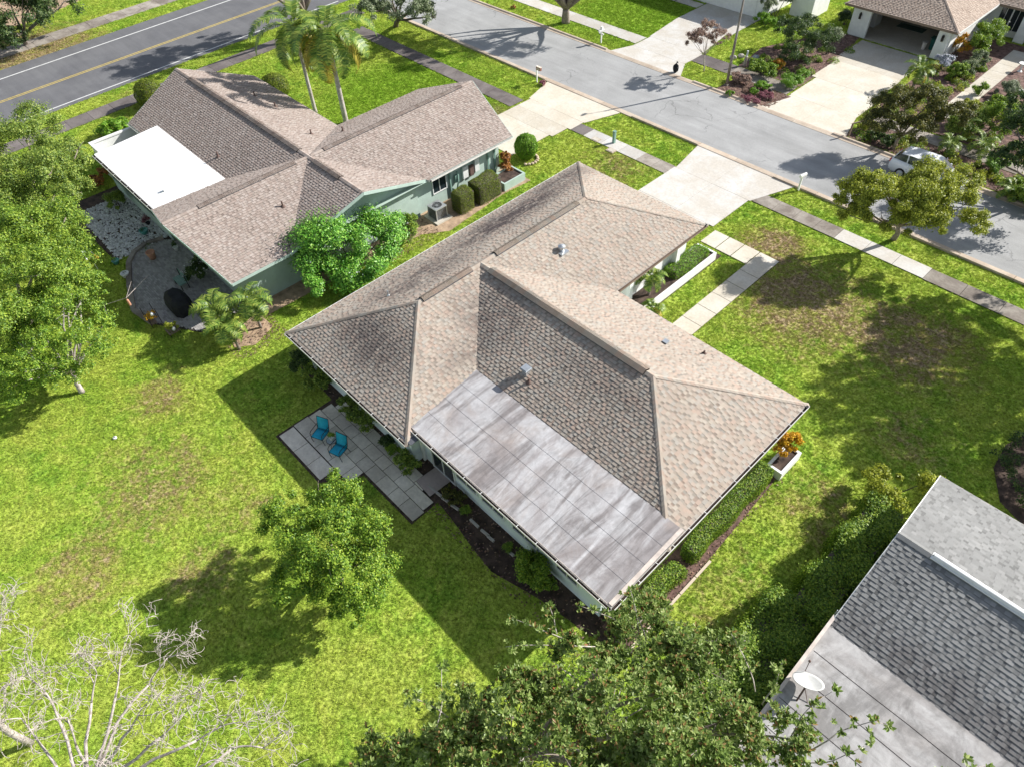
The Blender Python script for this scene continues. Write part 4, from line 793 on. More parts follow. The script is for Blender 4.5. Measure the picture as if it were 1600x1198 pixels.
gd = [(-18.5, 64.6, .5, .5, .9, (.02, .10, .08), 'storage_bin', 'dark green bin just inside the open garage', 'bin'), (-18.0, 65.7, .7, .4, 1.0, (.5, .42, .36), 'storage_box', 'pale box stacked against the garage side wall', 'box'), (-18.2, 66.8, .6, .5, .7, (.3, .08, .09), 'storage_box', 'dark red box farther inside the open garage', 'box'),
      (-24.4, 64.4, .5, .6, 1.3, (.12, .1, .1), 'cupboard', 'dark cupboard inside the garage behind its left pier', 'cupboard'), (-24.3, 66.2, .6, 1.2, 1.7, (.55, .54, .52), 'cupboard', 'white cupboard deep inside the open garage', 'cupboard'), (-19.0, 64.2, .35, .35, .55, (.6, .55, .5), 'bucket', 'pale bucket beside the green bin in the garage', 'bucket')]
for x_, y_, w_, d_, h_, c_, nm, lb, ct in gd:
    t = thing(nm, lb, ct, (x_, y_, .05)); m = MB(); m.lathe(x_, y_, [(w_*.42, .05), (w_*.5, .05+h_*.9), (w_*.46, .05+h_*.92)], 14) if 'bin' in nm or nm == 'bucket' else m.box(x_-w_/2, y_-d_/2, .05, x_+w_/2, y_+d_/2, .05+h_)
    for i in range(len(m.c)): m.c[i] = (*c_, 1)
    m.build('body', M['tone'], t); m = MB(); m.box(x_-w_/2-.02, y_-d_/2-.02, .052+h_, x_+w_/2+.02, y_+d_/2+.02, .09+h_, tone=(*[q*.8 for q in c_], 1)); m.build('lid', M['tone'], t)
t = thing('floor_mat', 'dark green mat lying on the open garage floor', 'mat', (-21.6, 67.6, .05)); m = MB(); m.box(-22.7, 67.1, .055, -20.4, 68.1, .075, tone=(.05, .09, .08, 1)); m.build('mat_sheet', M['tone'], t)

# ---- house opposite, top centre
H5 = thing('house', 'white walled house at the top edge behind the opposite driveway', 'house', (-40, 66, 0))
wl = MB(); wl.box(-44, 61.0, 0, -32.3, 61.2, 2.4); wl.box(-32.5, 61.2, 0, -32.3, 72, 2.4); wl.box(-31.0, 63.5, 0, -28.9, 66.5, 2.2); wl.build('wall', M['wall_white'], H5); footprint(-44, 61, -32.3, 72)
m = MB(); m.box(-38.0, 60.96, .05, -33.0, 60.995, 2.1); m.build('garage_door', M['white'], H5)
roof(H5, [([(-45, 60.3, 2.5), (-31.7, 60.3, 2.5), (-38.3, 66.9, 5.1)], (0, 1)), ([(-31.7, 60.3, 2.5), (-31.7, 73.6, 2.5), (-38.3, 66.9, 5.1)], (-1, 0))], 'sh_far', 0)
# ------------------------------------------------------------------ vegetation tools
def leaf_mesh(name, pos, nrm, ln, wd, mat, parent, kind='stuff', accent=None, fold=.25, droop=None, tone_bias=None, label=None, squash=1):
    """many folded leaves in one mesh: pos (n,3), nrm (n,3) facing direction"""
    n = len(pos); off = np.array(wloc(parent)) if parent is not None else np.zeros(3)
    r = rng.normal(size=(n, 3)); nrm = nrm/np.linalg.norm(nrm, axis=1, keepdims=True)
    ax = r-nrm*(r*nrm).sum(1, keepdims=True); ax /= np.linalg.norm(ax, axis=1, keepdims=True)
    if droop is not None: ax = ax+np.array([0, 0, -droop]); ax /= np.linalg.norm(ax, axis=1, keepdims=True)
    sd = np.cross(nrm, ax); sd /= np.linalg.norm(sd, axis=1, keepdims=True)+1e-9
    s = rng.uniform(.65, 1.25, (n, 1)); L = ln*s; W = wd*s
    base = pos-ax*L*.5; tip = pos+ax*L*.5; mid = pos-nrm*W*fold*.5
    v = np.stack([base, pos+sd*W*.5+nrm*W*fold*.3, tip, pos-sd*W*.5+nrm*W*fold*.3], 1)-off
    v = v.reshape(-1, 3); f = (np.arange(n)[:, None]*4+np.array([[0, 1, 2, 0, 2, 3]])).reshape(-1)
    me = bpy.data.meshes.new(name); me.vertices.add(n*4); me.vertices.foreach_set('co', v.astype(np.float32).ravel())
    me.loops.add(n*6); me.loops.foreach_set('vertex_index', f.astype(np.int32)); me.polygons.add(n*2)
    me.polygons.foreach_set('loop_start', np.arange(n*2, dtype=np.int32)*3); me.polygons.foreach_set('loop_total', np.full(n*2, 3, np.int32))
    me.update(calc_edges=True); me.materials.append(mat)
    t = rng.uniform(0, 1, n) if tone_bias is None else np.clip(rng.uniform(0, .6, n)+tone_bias, 0, 1)
    c = np.stack([t, rng.uniform(0, 1, n), t, np.ones(n)], 1); set_tone(me, np.repeat(c, 2, axis=0))
    return link(name, me, parent, kind, label)
def crown_points(blobs, n, shell=.6, up=.15, clump=.3, nclump=30, bottom=-.5, dens=1.9):
    """points and normals of leaves sprayed through many small clumps lying on the blobs: blobs (x,y,z,rx,ry,rz)"""
    ar = np.array([(b[3]*b[4]+b[4]*b[5]+b[3]*b[5])/3 for b in blobs]); vols = ar/ar.sum(); P_, N_ = [], []
    for b, vv in zip(blobs, vols):
        cl = clump*rng.uniform(.85, 1.15); k = max(6, int(dens/cl**2)); m = int(n*vv)
        d = rng.normal(size=(k, 3)); d /= np.linalg.norm(d, axis=1, keepdims=True); d[:, 2] = np.where(d[:, 2] < bottom, -d[:, 2], d[:, 2])
        rr = rng.uniform(shell, 1.0, (k, 1))*rng.choice([1, 1, 1, 1.12], (k, 1)); cc = d*rr*np.array(b[3:6]); idx = rng.integers(0, k, m)
        e = rng.normal(size=(m, 3)); e /= np.linalg.norm(e, axis=1, keepdims=True); r = cl*np.mean(b[3:6])*rng.uniform(.55, 1.35, k)[idx][:, None]
        q = cc[idx]+e*r*np.clip(np.abs(rng.normal(.72, .3, (m, 1))), 0, 1.5)*np.array([1, 1, .75]); P_.append(q+np.array(b[:3])); nn = e*.8+d[idx]*.3+rng.normal(size=(m, 3))*.6; nn[:, 2] = np.abs(nn[:, 2])*.7+up*2; N_.append(nn)
    return np.concatenate(P_), np.concatenate(N_)
def limb(mb, a, b, r0, r1, bend=.12, n=5, segs=6):
    a = Vector(a); b = Vector(b); pts = []; L = (b-a).length; o = Vector((rnd.uniform(-1, 1), rnd.uniform(-1, 1), rnd.uniform(-.2, .8)))*L*bend
    for i in range(n+1):
        t = i/n; pts.append(a.lerp(b, t)+o*math.sin(math.pi*t)+Vector((rnd.uniform(-1, 1), rnd.uniform(-1, 1), rnd.uniform(-1, 1)))*L*.02*(0 < i < n))
    mb.tube(pts, [r0+(r1-r0)*i/n for i in range(n+1)], segs); return pts
def tree(name, label, cat, base, blobs, nleaf, leaf=(.12, .07), mat='L_oak', bark='bark', tr=.14, nclump=36, clump=.28, shell=.55, group=None, limbs=7, fork=.35, accent=None, up=.15, bottom=-.5, twigs=0, lean=None):
    base = Vector((base[0], base[1], 0)); t = thing(name, label, cat, base, group)
    cz = Vector((sum(b[0] for b in blobs)/len(blobs), sum(b[1] for b in blobs)/len(blobs), sum(b[2] for b in blobs)/len(blobs)))
    m = MB(); fk = base.lerp(cz, fork); fk.z = cz.z*fork
    pts = limb(m, base-Vector((0, 0, .05)), fk, tr*1.15, tr*.8, .06, 5, 9); m.build('trunk', M[bark], t, smooth=True)
    for i in range(limbs):
        b = blobs[i % len(blobs)]; d = Vector((rnd.gauss(0, 1), rnd.gauss(0, 1), abs(rnd.gauss(0, .6)))).normalized()
        e = Vector(b[:3])+Vector((d.x*b[3]*.7, d.y*b[4]*.7, d.z*b[5]*.6)); m = MB(); lp = limb(m, pts[-1], e, tr*.6, tr*.12, .12, 5, 6)
        for k in range(3+twigs):
            q = lp[rnd.randint(2, 5)]; dd = Vector((rnd.gauss(0, 1), rnd.gauss(0, 1), rnd.gauss(.3, .5))).normalized()*min(b[3:6])*rnd.uniform(.35, .7); limb(m, q, q+dd, tr*.16, tr*.04, .1, 3, 4)
        m.build('limb', M[bark], t, smooth=True)
    p, n = crown_points(blobs, nleaf, shell, up, clump, nclump, bottom); leaf_mesh('foliage', p, n, leaf[0], leaf[1], M[mat], t)
    return t
def bl(px, py, z, r, rz=None, ry=None):
    p = at(px, py, z); return (p.x, p.y, z, r, ry or r, rz or r*.8)
def shrub(label, blobs, nleaf, leaf=(.09, .05), mat='L_grass', name='shrub', cat='shrub', group=None, stems=4, clump=.3, nclump=18, shell=.5, flowers=0, fmat='L_flower', up=.15, bottom=-.3):
    cx = sum(b[0] for b in blobs)/len(blobs); cy = sum(b[1] for b in blobs)/len(blobs); t = thing(name, label, cat, (cx, cy, 0), group)
    if cy > 47 and cx > -29: blobs = [(b[0], b[1], b[2]*1.15, b[3]*1.3, b[4]*1.3, b[5]*1.2) for b in blobs]; nleaf = int(nleaf*1.6)
    m = MB()
    for i in range(max(stems, len(blobs))):
        b = blobs[i % len(blobs)]; limb(m, (cx+rnd.uniform(-.1, .1), cy+rnd.uniform(-.1, .1), -.02), (b[0]+rnd.uniform(-.4, .4)*b[3], b[1]+rnd.uniform(-.4, .4)*b[4], b[2]+.2*b[5]), .02+.02*b[3], .008, .1, 3, 5)
    m.build('stem', M['bark_dark'], t)
    p, n = crown_points(blobs, nleaf, shell, up, clump, nclump, bottom); p[:, 2] = np.maximum(p[:, 2], .03); leaf_mesh('foliage', p, n, leaf[0], leaf[1], M[mat], t)
    if flowers:
        p, n = crown_points([(b[0], b[1], b[2]+.04, b[3]*1.05, b[4]*1.05, b[5]*1.08) for b in blobs], flowers, .9, .5, .12, 30, -.1); leaf_mesh('flowers', p, n, .09, .09, M[fmat], t)
    return t
def hedge(label, box, nleaf, mat='L_hedge', leaf=(.05, .032), name='hedge', cat='hedge', rot=0, rough=.05, group=None, round_=.3):
    """clipped block: leaves over the faces of a rounded box x0,y0,x1,y1,z1"""
    x0, y0, x1, y1, z1 = box; cx, cy = (x0+x1)/2, (y0+y1)/2; t = thing(name, label, cat, (cx, cy, 0), group)
    hx, hy = (x1-x0)/2, (y1-y0)/2; fa = np.array([2*hy*z1, 2*hy*z1, 2*hx*z1, 2*hx*z1, 4*hx*hy]); f = rng.choice(5, nleaf, p=fa/fa.sum())
    u = rng.uniform(-1, 1, (nleaf, 3)); p = u*np.array([hx, hy, z1/2]); N = np.zeros((nleaf, 3))
    for k, (a_, s_) in enumerate(((0, -1), (0, 1), (1, -1), (1, 1), (2, 1))):
        q = f == k; p[q, a_] = s_*(hx, hy, z1/2)[a_]; N[q, a_] = s_
    R = min(hx, hy, z1/2)*round_*2; inner = np.array([hx, hy, z1/2])-R; c = np.clip(p, -inner, inner); c[:, 2] = np.maximum(c[:, 2], 0)*(p[:, 2] > 0)+p[:, 2]*(p[:, 2] <= 0)
    d = p-c; ln = np.linalg.norm(d, axis=1, keepdims=True)+1e-6; p = c+d/ln*np.minimum(ln, R)
    wob = np.sin(p[:, :1]*3.1)*np.cos(p[:, 1:2]*2.7+1)*rough; p = p+(d/ln)*(wob+rng.normal(size=(nleaf, 1))*rough*.6); N = N+d/ln*.5+rng.normal(size=(nleaf, 3))*.55
    p = p+np.array([cx, cy, z1/2+.02])
    if rot:
        cc, ss = math.cos(rot), math.sin(rot); q = p.copy(); q[:, 0] = cx+(p[:, 0]-cx)*cc-(p[:, 1]-cy)*ss; q[:, 1] = cy+(p[:, 0]-cx)*ss+(p[:, 1]-cy)*cc; p = q
    m = MB(); m.box(x0+.09, y0+.09, 0, x1-.09, y1-.09, z1-.12, rot=rot, about=(cx, cy)); m.build('inner_branches', M['bark_dark'], t)
    leaf_mesh('foliage', p, N, leaf[0], leaf[1], M[mat], t); return t
def frond_mesh(L, droop, leafl, nl, mat, wid=.045, upang=.5, feather=1.0, vee=.5, tip_droop=.0):
    """one feather frond leaving the origin along +x"""
    m = MB(); pts = []; n = 14
    for i in range(n+1):
        t = i/n; a = upang-droop*t-.6*droop*t*t; pts.append(Vector((0, 0, 0)) if i == 0 else pts[-1]+Vector((math.cos(a), 0, math.sin(a)))*L/n)
    m.tube(pts, [.024*(1-.85*i/n)+.003 for i in range(n+1)], 5, tone=(.7, .3, .5, 1))
    for k in range(nl):
        t = .14+.86*(k+.5)/nl; x = t*n; i = min(int(x), n-1); p = pts[i].lerp(pts[i+1], x-i); d = (pts[i+1]-pts[i]).normalized(); ll = leafl*(math.sin(math.pi*min(1, t*.9+.12))**.6)*rnd.uniform(.85, 1.1)
        for s in (-1, 1):
            o = (d*rnd.uniform(.35, .6)+Vector((0, s, 0))+Vector((0, 0, vee*rnd.uniform(.4, 1.3)))).normalized(); q = p+o*ll*.55; e = q+(o+Vector((0, 0, -feather*rnd.uniform(.5, 1.0)))).normalized()*ll*.5
            w_ = d*wid*.5; tn = (rnd.random(), rnd.random(), .5, 1)
            m.add([p-w_, p+w_, q+w_, q-w_, e], [(0, 1, 2, 3), (3, 2, 4)], tn)
    o = m.build('tmp', mat); me = o.data; bpy.data.objects.remove(o); return me
_fr = {}
def palm(label, base, h, nf=14, L=1.8, trunk=.12, mat='L_palm', droop=1.3, leafl=.45, group=None, lean=(0, 0), old=0, wid=.045, name='palm_tree', up0=1.25, nl=26, crownshaft=False, cat='palm', vee=.5, feather=1.0):
    base = Vector((base[0], base[1], 0)); t = thing(name, label, cat, base, group); top = base+Vector((lean[0], lean[1], h))
    m = MB(); n = max(4, int(h/.22)); pts = []; rr = []
    for i in range(n+1):
        k = i/n; pts.append(base.lerp(top, k)+Vector((lean[0], lean[1], 0))*(-.25*math.sin(math.pi*k))); rr.append(trunk*(1.25-.35*k+(.03 if i % 2 else -.0)))
    rr[0] *= 1.25; m.tube(pts, rr, 12); tk = m.build('trunk', M['palm_bark'] if h > 2 else M['bark'], t, smooth=True)
    if crownshaft:
        m = MB(); m.tube([top, top+Vector((0, 0, .5)), top+Vector((0, 0, .95))], [trunk*1.0, trunk*.95, trunk*.45], 10, tone=(.6, .2, .5, 1)); m.build('crownshaft', M['L_palm'], t, smooth=True); top = top+Vector((0, 0, .75))
    key = (L, droop, leafl, mat, nl, wid, vee, feather)
    if key not in _fr: _fr[key] = [frond_mesh(L*rnd.uniform(.9, 1.08), droop*rnd.uniform(.85, 1.15), leafl, nl, M[mat], wid, 0, feather, vee) for _ in range(4)]
    if old and ('old',)+key not in _fr: _fr[('old',)+key] = [frond_mesh(L, droop*.9, leafl*.9, nl, M['L_palm_old'], wid, 0, feather, vee) for _ in range(2)]
    for i in range(nf):
        yaw = i*2.39996+rnd.uniform(-.2, .2); k = i/nf; el = up0-(up0+.55)*k
        isold = old and i >= nf-old; me = rnd.choice(_fr[('old',)+key] if isold else _fr[key])
        o = link('frond', me, t); o.location = top-base+Vector((math.cos(yaw), math.sin(yaw), 0))*trunk*.4; o.rotation_euler = (rnd.uniform(-.25, .25), -el, yaw)
        if isold: o['label'] = 'yellowing lower frond'
    return t

def dome(label, c, r, nleaf, mat, leaf=(.06, .04), name='round_shrub', cat='shrub', group=None, z0=.0):
    """clipped ball: leaves over the whole bumpy surface of an ellipsoid standing on the ground"""
    t = thing(name, label, cat, (c[0], c[1], 0), group); d = rng.normal(size=(nleaf, 3)); d /= np.linalg.norm(d, axis=1, keepdims=True)
    k = 1+.035*np.sin(d[:, :1]*9+c[0])*np.cos(d[:, 1:2]*8)+.03*np.sin(d[:, 2:]*13)+rng.normal(size=(nleaf, 1))*.03
    p = d*k*np.array(r)+np.array([c[0], c[1], c[2]]); ok = p[:, 2] > z0; m = MB(); m.ball(c, (r[0]*.88, r[1]*.88, r[2]*.88), 12, 8); m.build('inner_branches', M['bark_dark'], t)
    leaf_mesh('foliage', p[ok], (d+rng.normal(size=(nleaf, 3))*.5)[ok], leaf[0], leaf[1], M[mat], t); return t
# ------------------------------------------------------------------ trees
ctr = at(530, 905)
tree('citrus_tree', 'round leafy green tree on the rear lawn beside the concrete patio', 'tree', (ctr.x, ctr.y), [bl(505, 850, 3.0, 1.55, 1.35), bl(560, 905, 2.3, 1.3, 1.2), bl(450, 810, 2.9, 1.0, .9), bl(520, 775, 2.9, 1.0, .8), bl(475, 905, 2.0, 1.1, 1.0), bl(565, 830, 3.0, 1.1, .9), bl(545, 945, 1.5, .8, .7)], 70000, (.095, .055), 'L_center', clump=.27, limbs=9, shell=.6)
# left group
A = dict(clump=.27, shell=.6)
tree('oak_tree', 'dense green tree at the left edge below the main road', 'tree', tuple(at(60, 420)[:2]), [bl(25, 225, 5.2, 2.1, 1.6), bl(70, 280, 4.9, 2.1, 1.6), bl(5, 300, 4.5, 2.4), bl(95, 245, 4.6, 1.5), bl(50, 195, 4.7, 1.5), bl(105, 300, 4.2, 1.3), bl(-60, 250, 4.6, 2.4), bl(125, 265, 3.6, 1.1), bl(35, 330, 3.6, 1.8)], 85000, (.11, .065), 'L_oak', tr=.2, **A)
tree('oak_tree', 'broad bright green tree at the left edge, the middle one of its clump', 'tree', tuple(at(40, 540)[:2]), [bl(30, 365, 5.0, 2.1, 1.5), bl(90, 345, 4.6, 1.4), bl(60, 435, 4.8, 1.9), bl(108, 390, 4.2, 1.2), bl(-20, 420, 4.6, 2.2), bl(10, 500, 4.2, 1.8), bl(100, 450, 4.2, 1.3), bl(75, 370, 3.8, 1.7), bl(45, 490, 3.4, 1.6), bl(110, 345, 3.2, 1.1), bl(125, 420, 3.2, 1.2), bl(90, 400, 2.6, 1.6)], 95000, (.105, .06), 'L_grass', tr=.2, **A)
tree('oak_tree', 'sparse grey branched tree on the left lawn with thin leaves and a pale trunk', 'tree', tuple(at(128, 612)[:2]), [bl(95, 480, 4.2, 1.3, 1.0), bl(140, 450, 3.7, 1.1, .8), bl(60, 540, 3.6, 1.3, .9), bl(120, 540, 3.4, 1.2, .9), bl(25, 575, 3.3, 1.2, .7), bl(160, 545, 2.6, .8, .6), bl(95, 430, 4.0, 1.0, .7), bl(40, 520, 3.0, 1.4, .9), bl(5, 560, 2.8, 1.4, .8), bl(130, 500, 3.0, 1.3, .8), bl(75, 575, 2.6, 1.2, .6), bl(150, 510, 2.6, .9, .6), bl(110, 580, 2.3, 1.0, .6), bl(20, 600, 2.2, 1.2, .5)], 42000, (.10, .055), 'L_center', bark='bark_pale', tr=.13, clump=.24, shell=.4, limbs=16, twigs=3)
tree('broadleaf_tree', 'dark green tree in the top left corner beyond the main road', 'tree', tuple(at(40, 70)[:2]), [bl(30, 20, 3.2, 2.9, 2.2), bl(85, 8, 3.0, 2.3, 2.0), bl(-20, 50, 2.6, 2.8, 2.0), bl(50, -20, 3.6, 3), bl(20, 58, 1.2, 1.6, 1.0)], 26000, (.2, .12), 'L_dark', tr=.2)
tree('oak_tree', 'greyish green tree leaning over the street corner at the top edge', 'tree', tuple(at(618, 42)[:2]), [bl(640, 12, 3.2, 1.8, 1.2), bl(600, -10, 3.6, 2.0), bl(690, -5, 3.0, 1.6, 1.0), bl(575, 20, 3.0, 1.5, 1.0), bl(665, 25, 2.3, 1.2, .7)], 26000, (.17, .08), 'L_silver', tr=.22, bark='bark_dark', nclump=80)
op = at(884, 36)
tree('oak_tree', 'large street oak at the top edge with a thick forked trunk on the far verge', 'tree', (op.x, op.y), [(-42.5, 50.5, 6.3, 2.3, 2.2, 1.2), (-45.8, 47.3, 6.6, 2.2, 2.0, 1.1), (-48.8, 46.2, 6.4, 2.0, 1.9, 1.1), (-40.0, 52.0, 6.4, 2.1, 2.1, 1.1), (-45.0, 44.4, 6.6, 1.9, 1.8, .9)], 36000, (.16, .09), 'L_oak', tr=.36, fork=.2, limbs=10)
sp = at(1396, 374)
tree('street_tree', 'yellow green street tree on the near verge leaning over the road', 'tree', (sp.x, sp.y), [bl(1350, 300, 4.0, 1.25, .85), bl(1430, 290, 4.3, 1.5, 1.0), bl(1490, 315, 3.8, 1.3, .85), bl(1362, 282, 3.9, .8, .6), bl(1450, 272, 4.3, .95, .6), bl(1502, 285, 4.1, .9, .6), bl(1400, 345, 3.0, 1.0, .65), bl(1340, 335, 3.1, .85, .6), bl(1520, 345, 3.0, .85, .6), bl(1420, 325, 3.8, 1.2, .7), bl(1455, 340, 3.5, 1.0, .6), bl(1385, 300, 4.2, 1.1, .7), bl(1465, 300, 4.3, 1.2, .8), bl(1330, 310, 3.6, .8, .6)], 120000, (.10, .062), 'L_yellow', tr=.15, clump=.33, limbs=14, twigs=2, shell=.5)
lg = at(1395, 232)
tree('ligustrum_tree', 'dark bronze green tree between the garage driveway and the parked car', 'tree', (lg.x, lg.y), [bl(1400, 165, 3.1, 1.45, 1.0), bl(1450, 160, 3.3, 1.5, 1.0), bl(1490, 185, 2.8, 1.3, .9), bl(1375, 188, 2.5, 1.1, .7), bl(1430, 205, 2.2, 1.3, .8)], 62000, (.10, .06), 'L_lig', tr=.12)
tree('broadleaf_tree', 'dark green tree at the right edge beyond the side street', 'tree', tuple(at(1640, 330)[:2]), [bl(1600, 205, 3.6, 1.3, 1.1), bl(1580, 245, 2.8, 1.1, .8), bl(1650, 200, 4.2, 1.9), bl(1595, 165, 4.2, 1.0, .8), bl(1660, 260, 3.2, 1.8)], 28000, (.15, .08), 'L_dark', tr=.16)
# oak standing just outside the right edge of the view, whose shade lies over the lawn
rx_, ry_ = 3.4, 36.2
tree('oak_tree', 'spreading street oak at the right edge whose shade falls across the front lawn', 'tree', (rx_, ry_), [(1.2, 36.6, 6.0, 2.4, 2.2, 1.2), (.0, 34.6, 6.4, 1.8, 1.6, .9), (4, 37, 6.5, 3, 3, 1.5), (2.6, 33.2, 6.0, 2.6, 2.0, 1.2), (5.5, 34, 6, 2.5, 2.5, 1.2), (.4, 39.6, 6.6, 2.2, 2.2, 1.1), (3.0, 42.5, 6.6, 2.8, 2.6, 1.2), (5.5, 40, 6.5, 2.5, 2.5, 1.2), (-.6, 37.2, 6.8, 1.3, 1.2, .7), (-.6, 42.6, 6.6, 1.8, 1.8, .9), (1.0, 44.5, 6.6, 2.0, 2.0, 1.0)], 72000, (.17, .11), 'L_oak', tr=.35, clump=.22, shell=.35, limbs=12)
tree('oak_tree', 'oak at the top edge whose shade falls over the main road', 'tree', (-59.8, 31.5), [(-62.6, 27.0, 6.2, 2.0, 2.0, 1.1), (-62.2, 31.0, 6.8, 2.4, 2.2, 1.2), (-61.4, 35.0, 6.6, 2.4, 2.2, 1.2), (-60.2, 28.4, 6.9, 1.6, 1.6, .9)], 30000, (.16, .09), 'L_oak', tr=.3, clump=.27)
# crape myrtle
cm = at(1100, 112)
tree('crape_myrtle', 'small slender crape myrtle with pinkish leaves beside the street light pole', 'tree', (cm.x, cm.y), [bl(1095, 55, 3.0, .9, .6), bl(1125, 60, 2.9, .85, .55), bl(1080, 62, 2.8, .65, .45), bl(1108, 42, 3.3, .75, .45)], 13000, (.09, .045), 'L_pink', bark='bark_pale', tr=.05, clump=.28, limbs=8, fork=.45)
# magnolia at the bottom
mg = (-4.4, 3.6)
mblobs = [bl(800, 1120, 5.6, 1.25, .8), bl(900, 1060, 5.4, 1.3, .8), bl(1000, 1010, 5.0, 1.2, .8), bl(1090, 1040, 5.0, 1.2, .8), bl(980, 1120, 6.0, 1.35, .9), bl(1120, 1130, 5.6, 1.2, .8), bl(720, 1170, 5.0, 1.0, .7), bl(880, 1180, 6.4, 1.2, .8), bl(1060, 1190, 6.6, 1.2, .8), bl(1010, 960, 4.2, .8, .6), bl(1210, 1150, 5.2, .95, .7), bl(650, 1190, 4.4, .8, .6), bl(600, 1200, 3.9, .9, .6), bl(740, 1110, 4.4, .8, .5), bl(760, 1240, 5.6, 1.2), bl(960, 1260, 6.2, 1.4), bl(1150, 1240, 6.0, 1.2)]
t = thing('magnolia_tree', 'large magnolia at the bottom edge with glossy leaves and red seed cones', 'tree', (*mg, 0)); m = MB(); tp = limb(m, (*mg, -.05), (mg[0]+.2, mg[1]-.1, 2.2), .26, .18, .03, 5, 10); m.build('trunk', M['bark'], t, smooth=True)
for b in mblobs:
    m = MB(); lp = limb(m, tp[-1], (b[0], b[1], b[2]), .09, .03, .08, 6, 6)
    for k in range(9):
        q = lp[rnd.randint(4, 6)]; d = Vector((rnd.gauss(0, 1), rnd.gauss(0, 1), rnd.gauss(.2, .5))).normalized(); limb(m, q, q+Vector((d.x*b[3], d.y*b[4], d.z*b[5]))*rnd.uniform(.6, 1.05), .022, .007, .1, 3, 4)
    m.build('limb', M['bark_pale'] if rnd.random() < .4 else M['bark'], t, smooth=True)
def rosette(n=9, L=.155, W=.062, spread=1.25):
    m = MB()
    for i in range(n):
        a_ = i*2.4+rnd.uniform(-.2, .2); el = rnd.uniform(.05, spread); c, s = math.cos(a_), math.sin(a_); l = L*rnd.uniform(.75, 1.15); ce, se = math.cos(el), math.sin(el)
        d = Vector((c*ce, s*ce, se)); sd = Vector((-s, c, 0))*W*.5; up = d.cross(sd).normalized()*W*.16
        if up.z < 0: up = -up
        tn = (rnd.random(), rnd.random()*.96 if rnd.random() > .05 else .99, .5, 1)
        m.add([(0, 0, 0), d*l*.33+sd*.95+up, d*l*.72+sd*.8+up, d*l, d*l*.72-sd*.8+up, d*l*.33-sd*.95+up, d*l*.52], [(0, 1, 6), (1, 2, 6), (2, 3, 6), (3, 4, 6), (4, 5, 6), (5, 0, 6)], tn)
    return m
ros = []
for _ in range(6):
    o = rosette().build('tmp', M['L_mag']); ros.append(o.data); bpy.data.objects.remove(o)
cand = []
p, nn = crown_points(mblobs, 6500, .62, .5, .34, 260, -.6)
tips = [(p[i], nn[i]) for i in range(len(p))]
# emerging sprigs that reach out past the crown
sprigs = [((905, 1010, 4.9), (800, 965, 5.3)), ((870, 990, 5.0), (858, 945, 5.4)), ((1000, 1000, 4.8), (905, 945, 5.6)), ((1010, 1000, 4.8), (985, 920, 5.8)), ((1180, 1080, 4.8), (1140, 985, 5.3)), ((1190, 1100, 5.0), (1222, 1035, 5.6)), ((1230, 1160, 5.2), (1300, 1080, 5.9)), ((1270, 1170, 5.2), (1385, 1130, 6.0)), ((1240, 1190, 5.2), (1350, 1165, 6.0)), ((700, 1120, 4.8), (640, 1085, 5.0)), ((680, 1150, 4.8), (690, 1045, 5.0)), ((930, 1010, 5.0), (790, 1010, 5.2)), ((1100, 1000, 4.8), (1165, 1000, 5.0)), ((1400, 1230, 5.5), (1545, 1195, 6.1))]
m = MB()
for (a_, b_) in sprigs:
    A_, B_ = at(*a_), at(*b_); lp = limb(m, A_, B_, .022, .008, .1, 5, 5)
    for q in lp[2:]:
        for _ in range(3): tips.append((np.array(q)+rng.normal(size=3)*np.array([.10, .10, .07]), np.array([rnd.gauss(0, .4), rnd.gauss(0, .4), 1])))
m.build('twigs', M['bark_pale'], t, smooth=True)
order = sorted(range(len(tips)), key=lambda i: pix(tips[i][0])[2] if (0 < pix(tips[i][0])[0] < 1600 and 0 < pix(tips[i][0])[1] < 1198) else 99)
V_, F_, C_ = [], [], []; big = MB()
for k, i in enumerate(order):
    pos, nr = tips[i]; nr = Vector(nr).normalized(); s_ = rnd.uniform(.75, 1.3); R_ = nr.to_track_quat('Z', 'Y').to_matrix() @ Matrix.Rotation(rnd.uniform(0, 6.28), 3, 'Z') @ Matrix.Diagonal((s_, s_, s_))
    me = ros[k % 6]
    if k < 300:
        o = link('leaf_cluster', me, t); o.matrix_local = Matrix.Translation(Vector(pos)-t.location) @ R_.to_4x4()
    else:
        big.add([R_ @ v.co+Vector(pos) for v in me.vertices], [tuple(q.vertices) for q in me.polygons]); 
        ca = me.color_attributes['tone'].data; big.c[-len(me.polygons):] = [tuple(ca[q.loop_start].color) for q in me.polygons]
big.build('foliage', M['L_mag'], t, kind='stuff')
p, nn = crown_points(mblobs, 7000, .3, .3, .35, 200, -.9); leaf_mesh('inner_leaves', p-np.array([0, 0, .3]), nn, .14, .06, M['L_mag'], t)
m = MB()
for _ in range(36):
    q = tips[rnd.randrange(len(tips))][0]; m.ball((q[0], q[1], q[2]+.05), (.03, .03, .055), 7, 5, tone=(.42, .11, .055, 1))
m.build('seed_cones', M['tone'], t, kind='stuff')
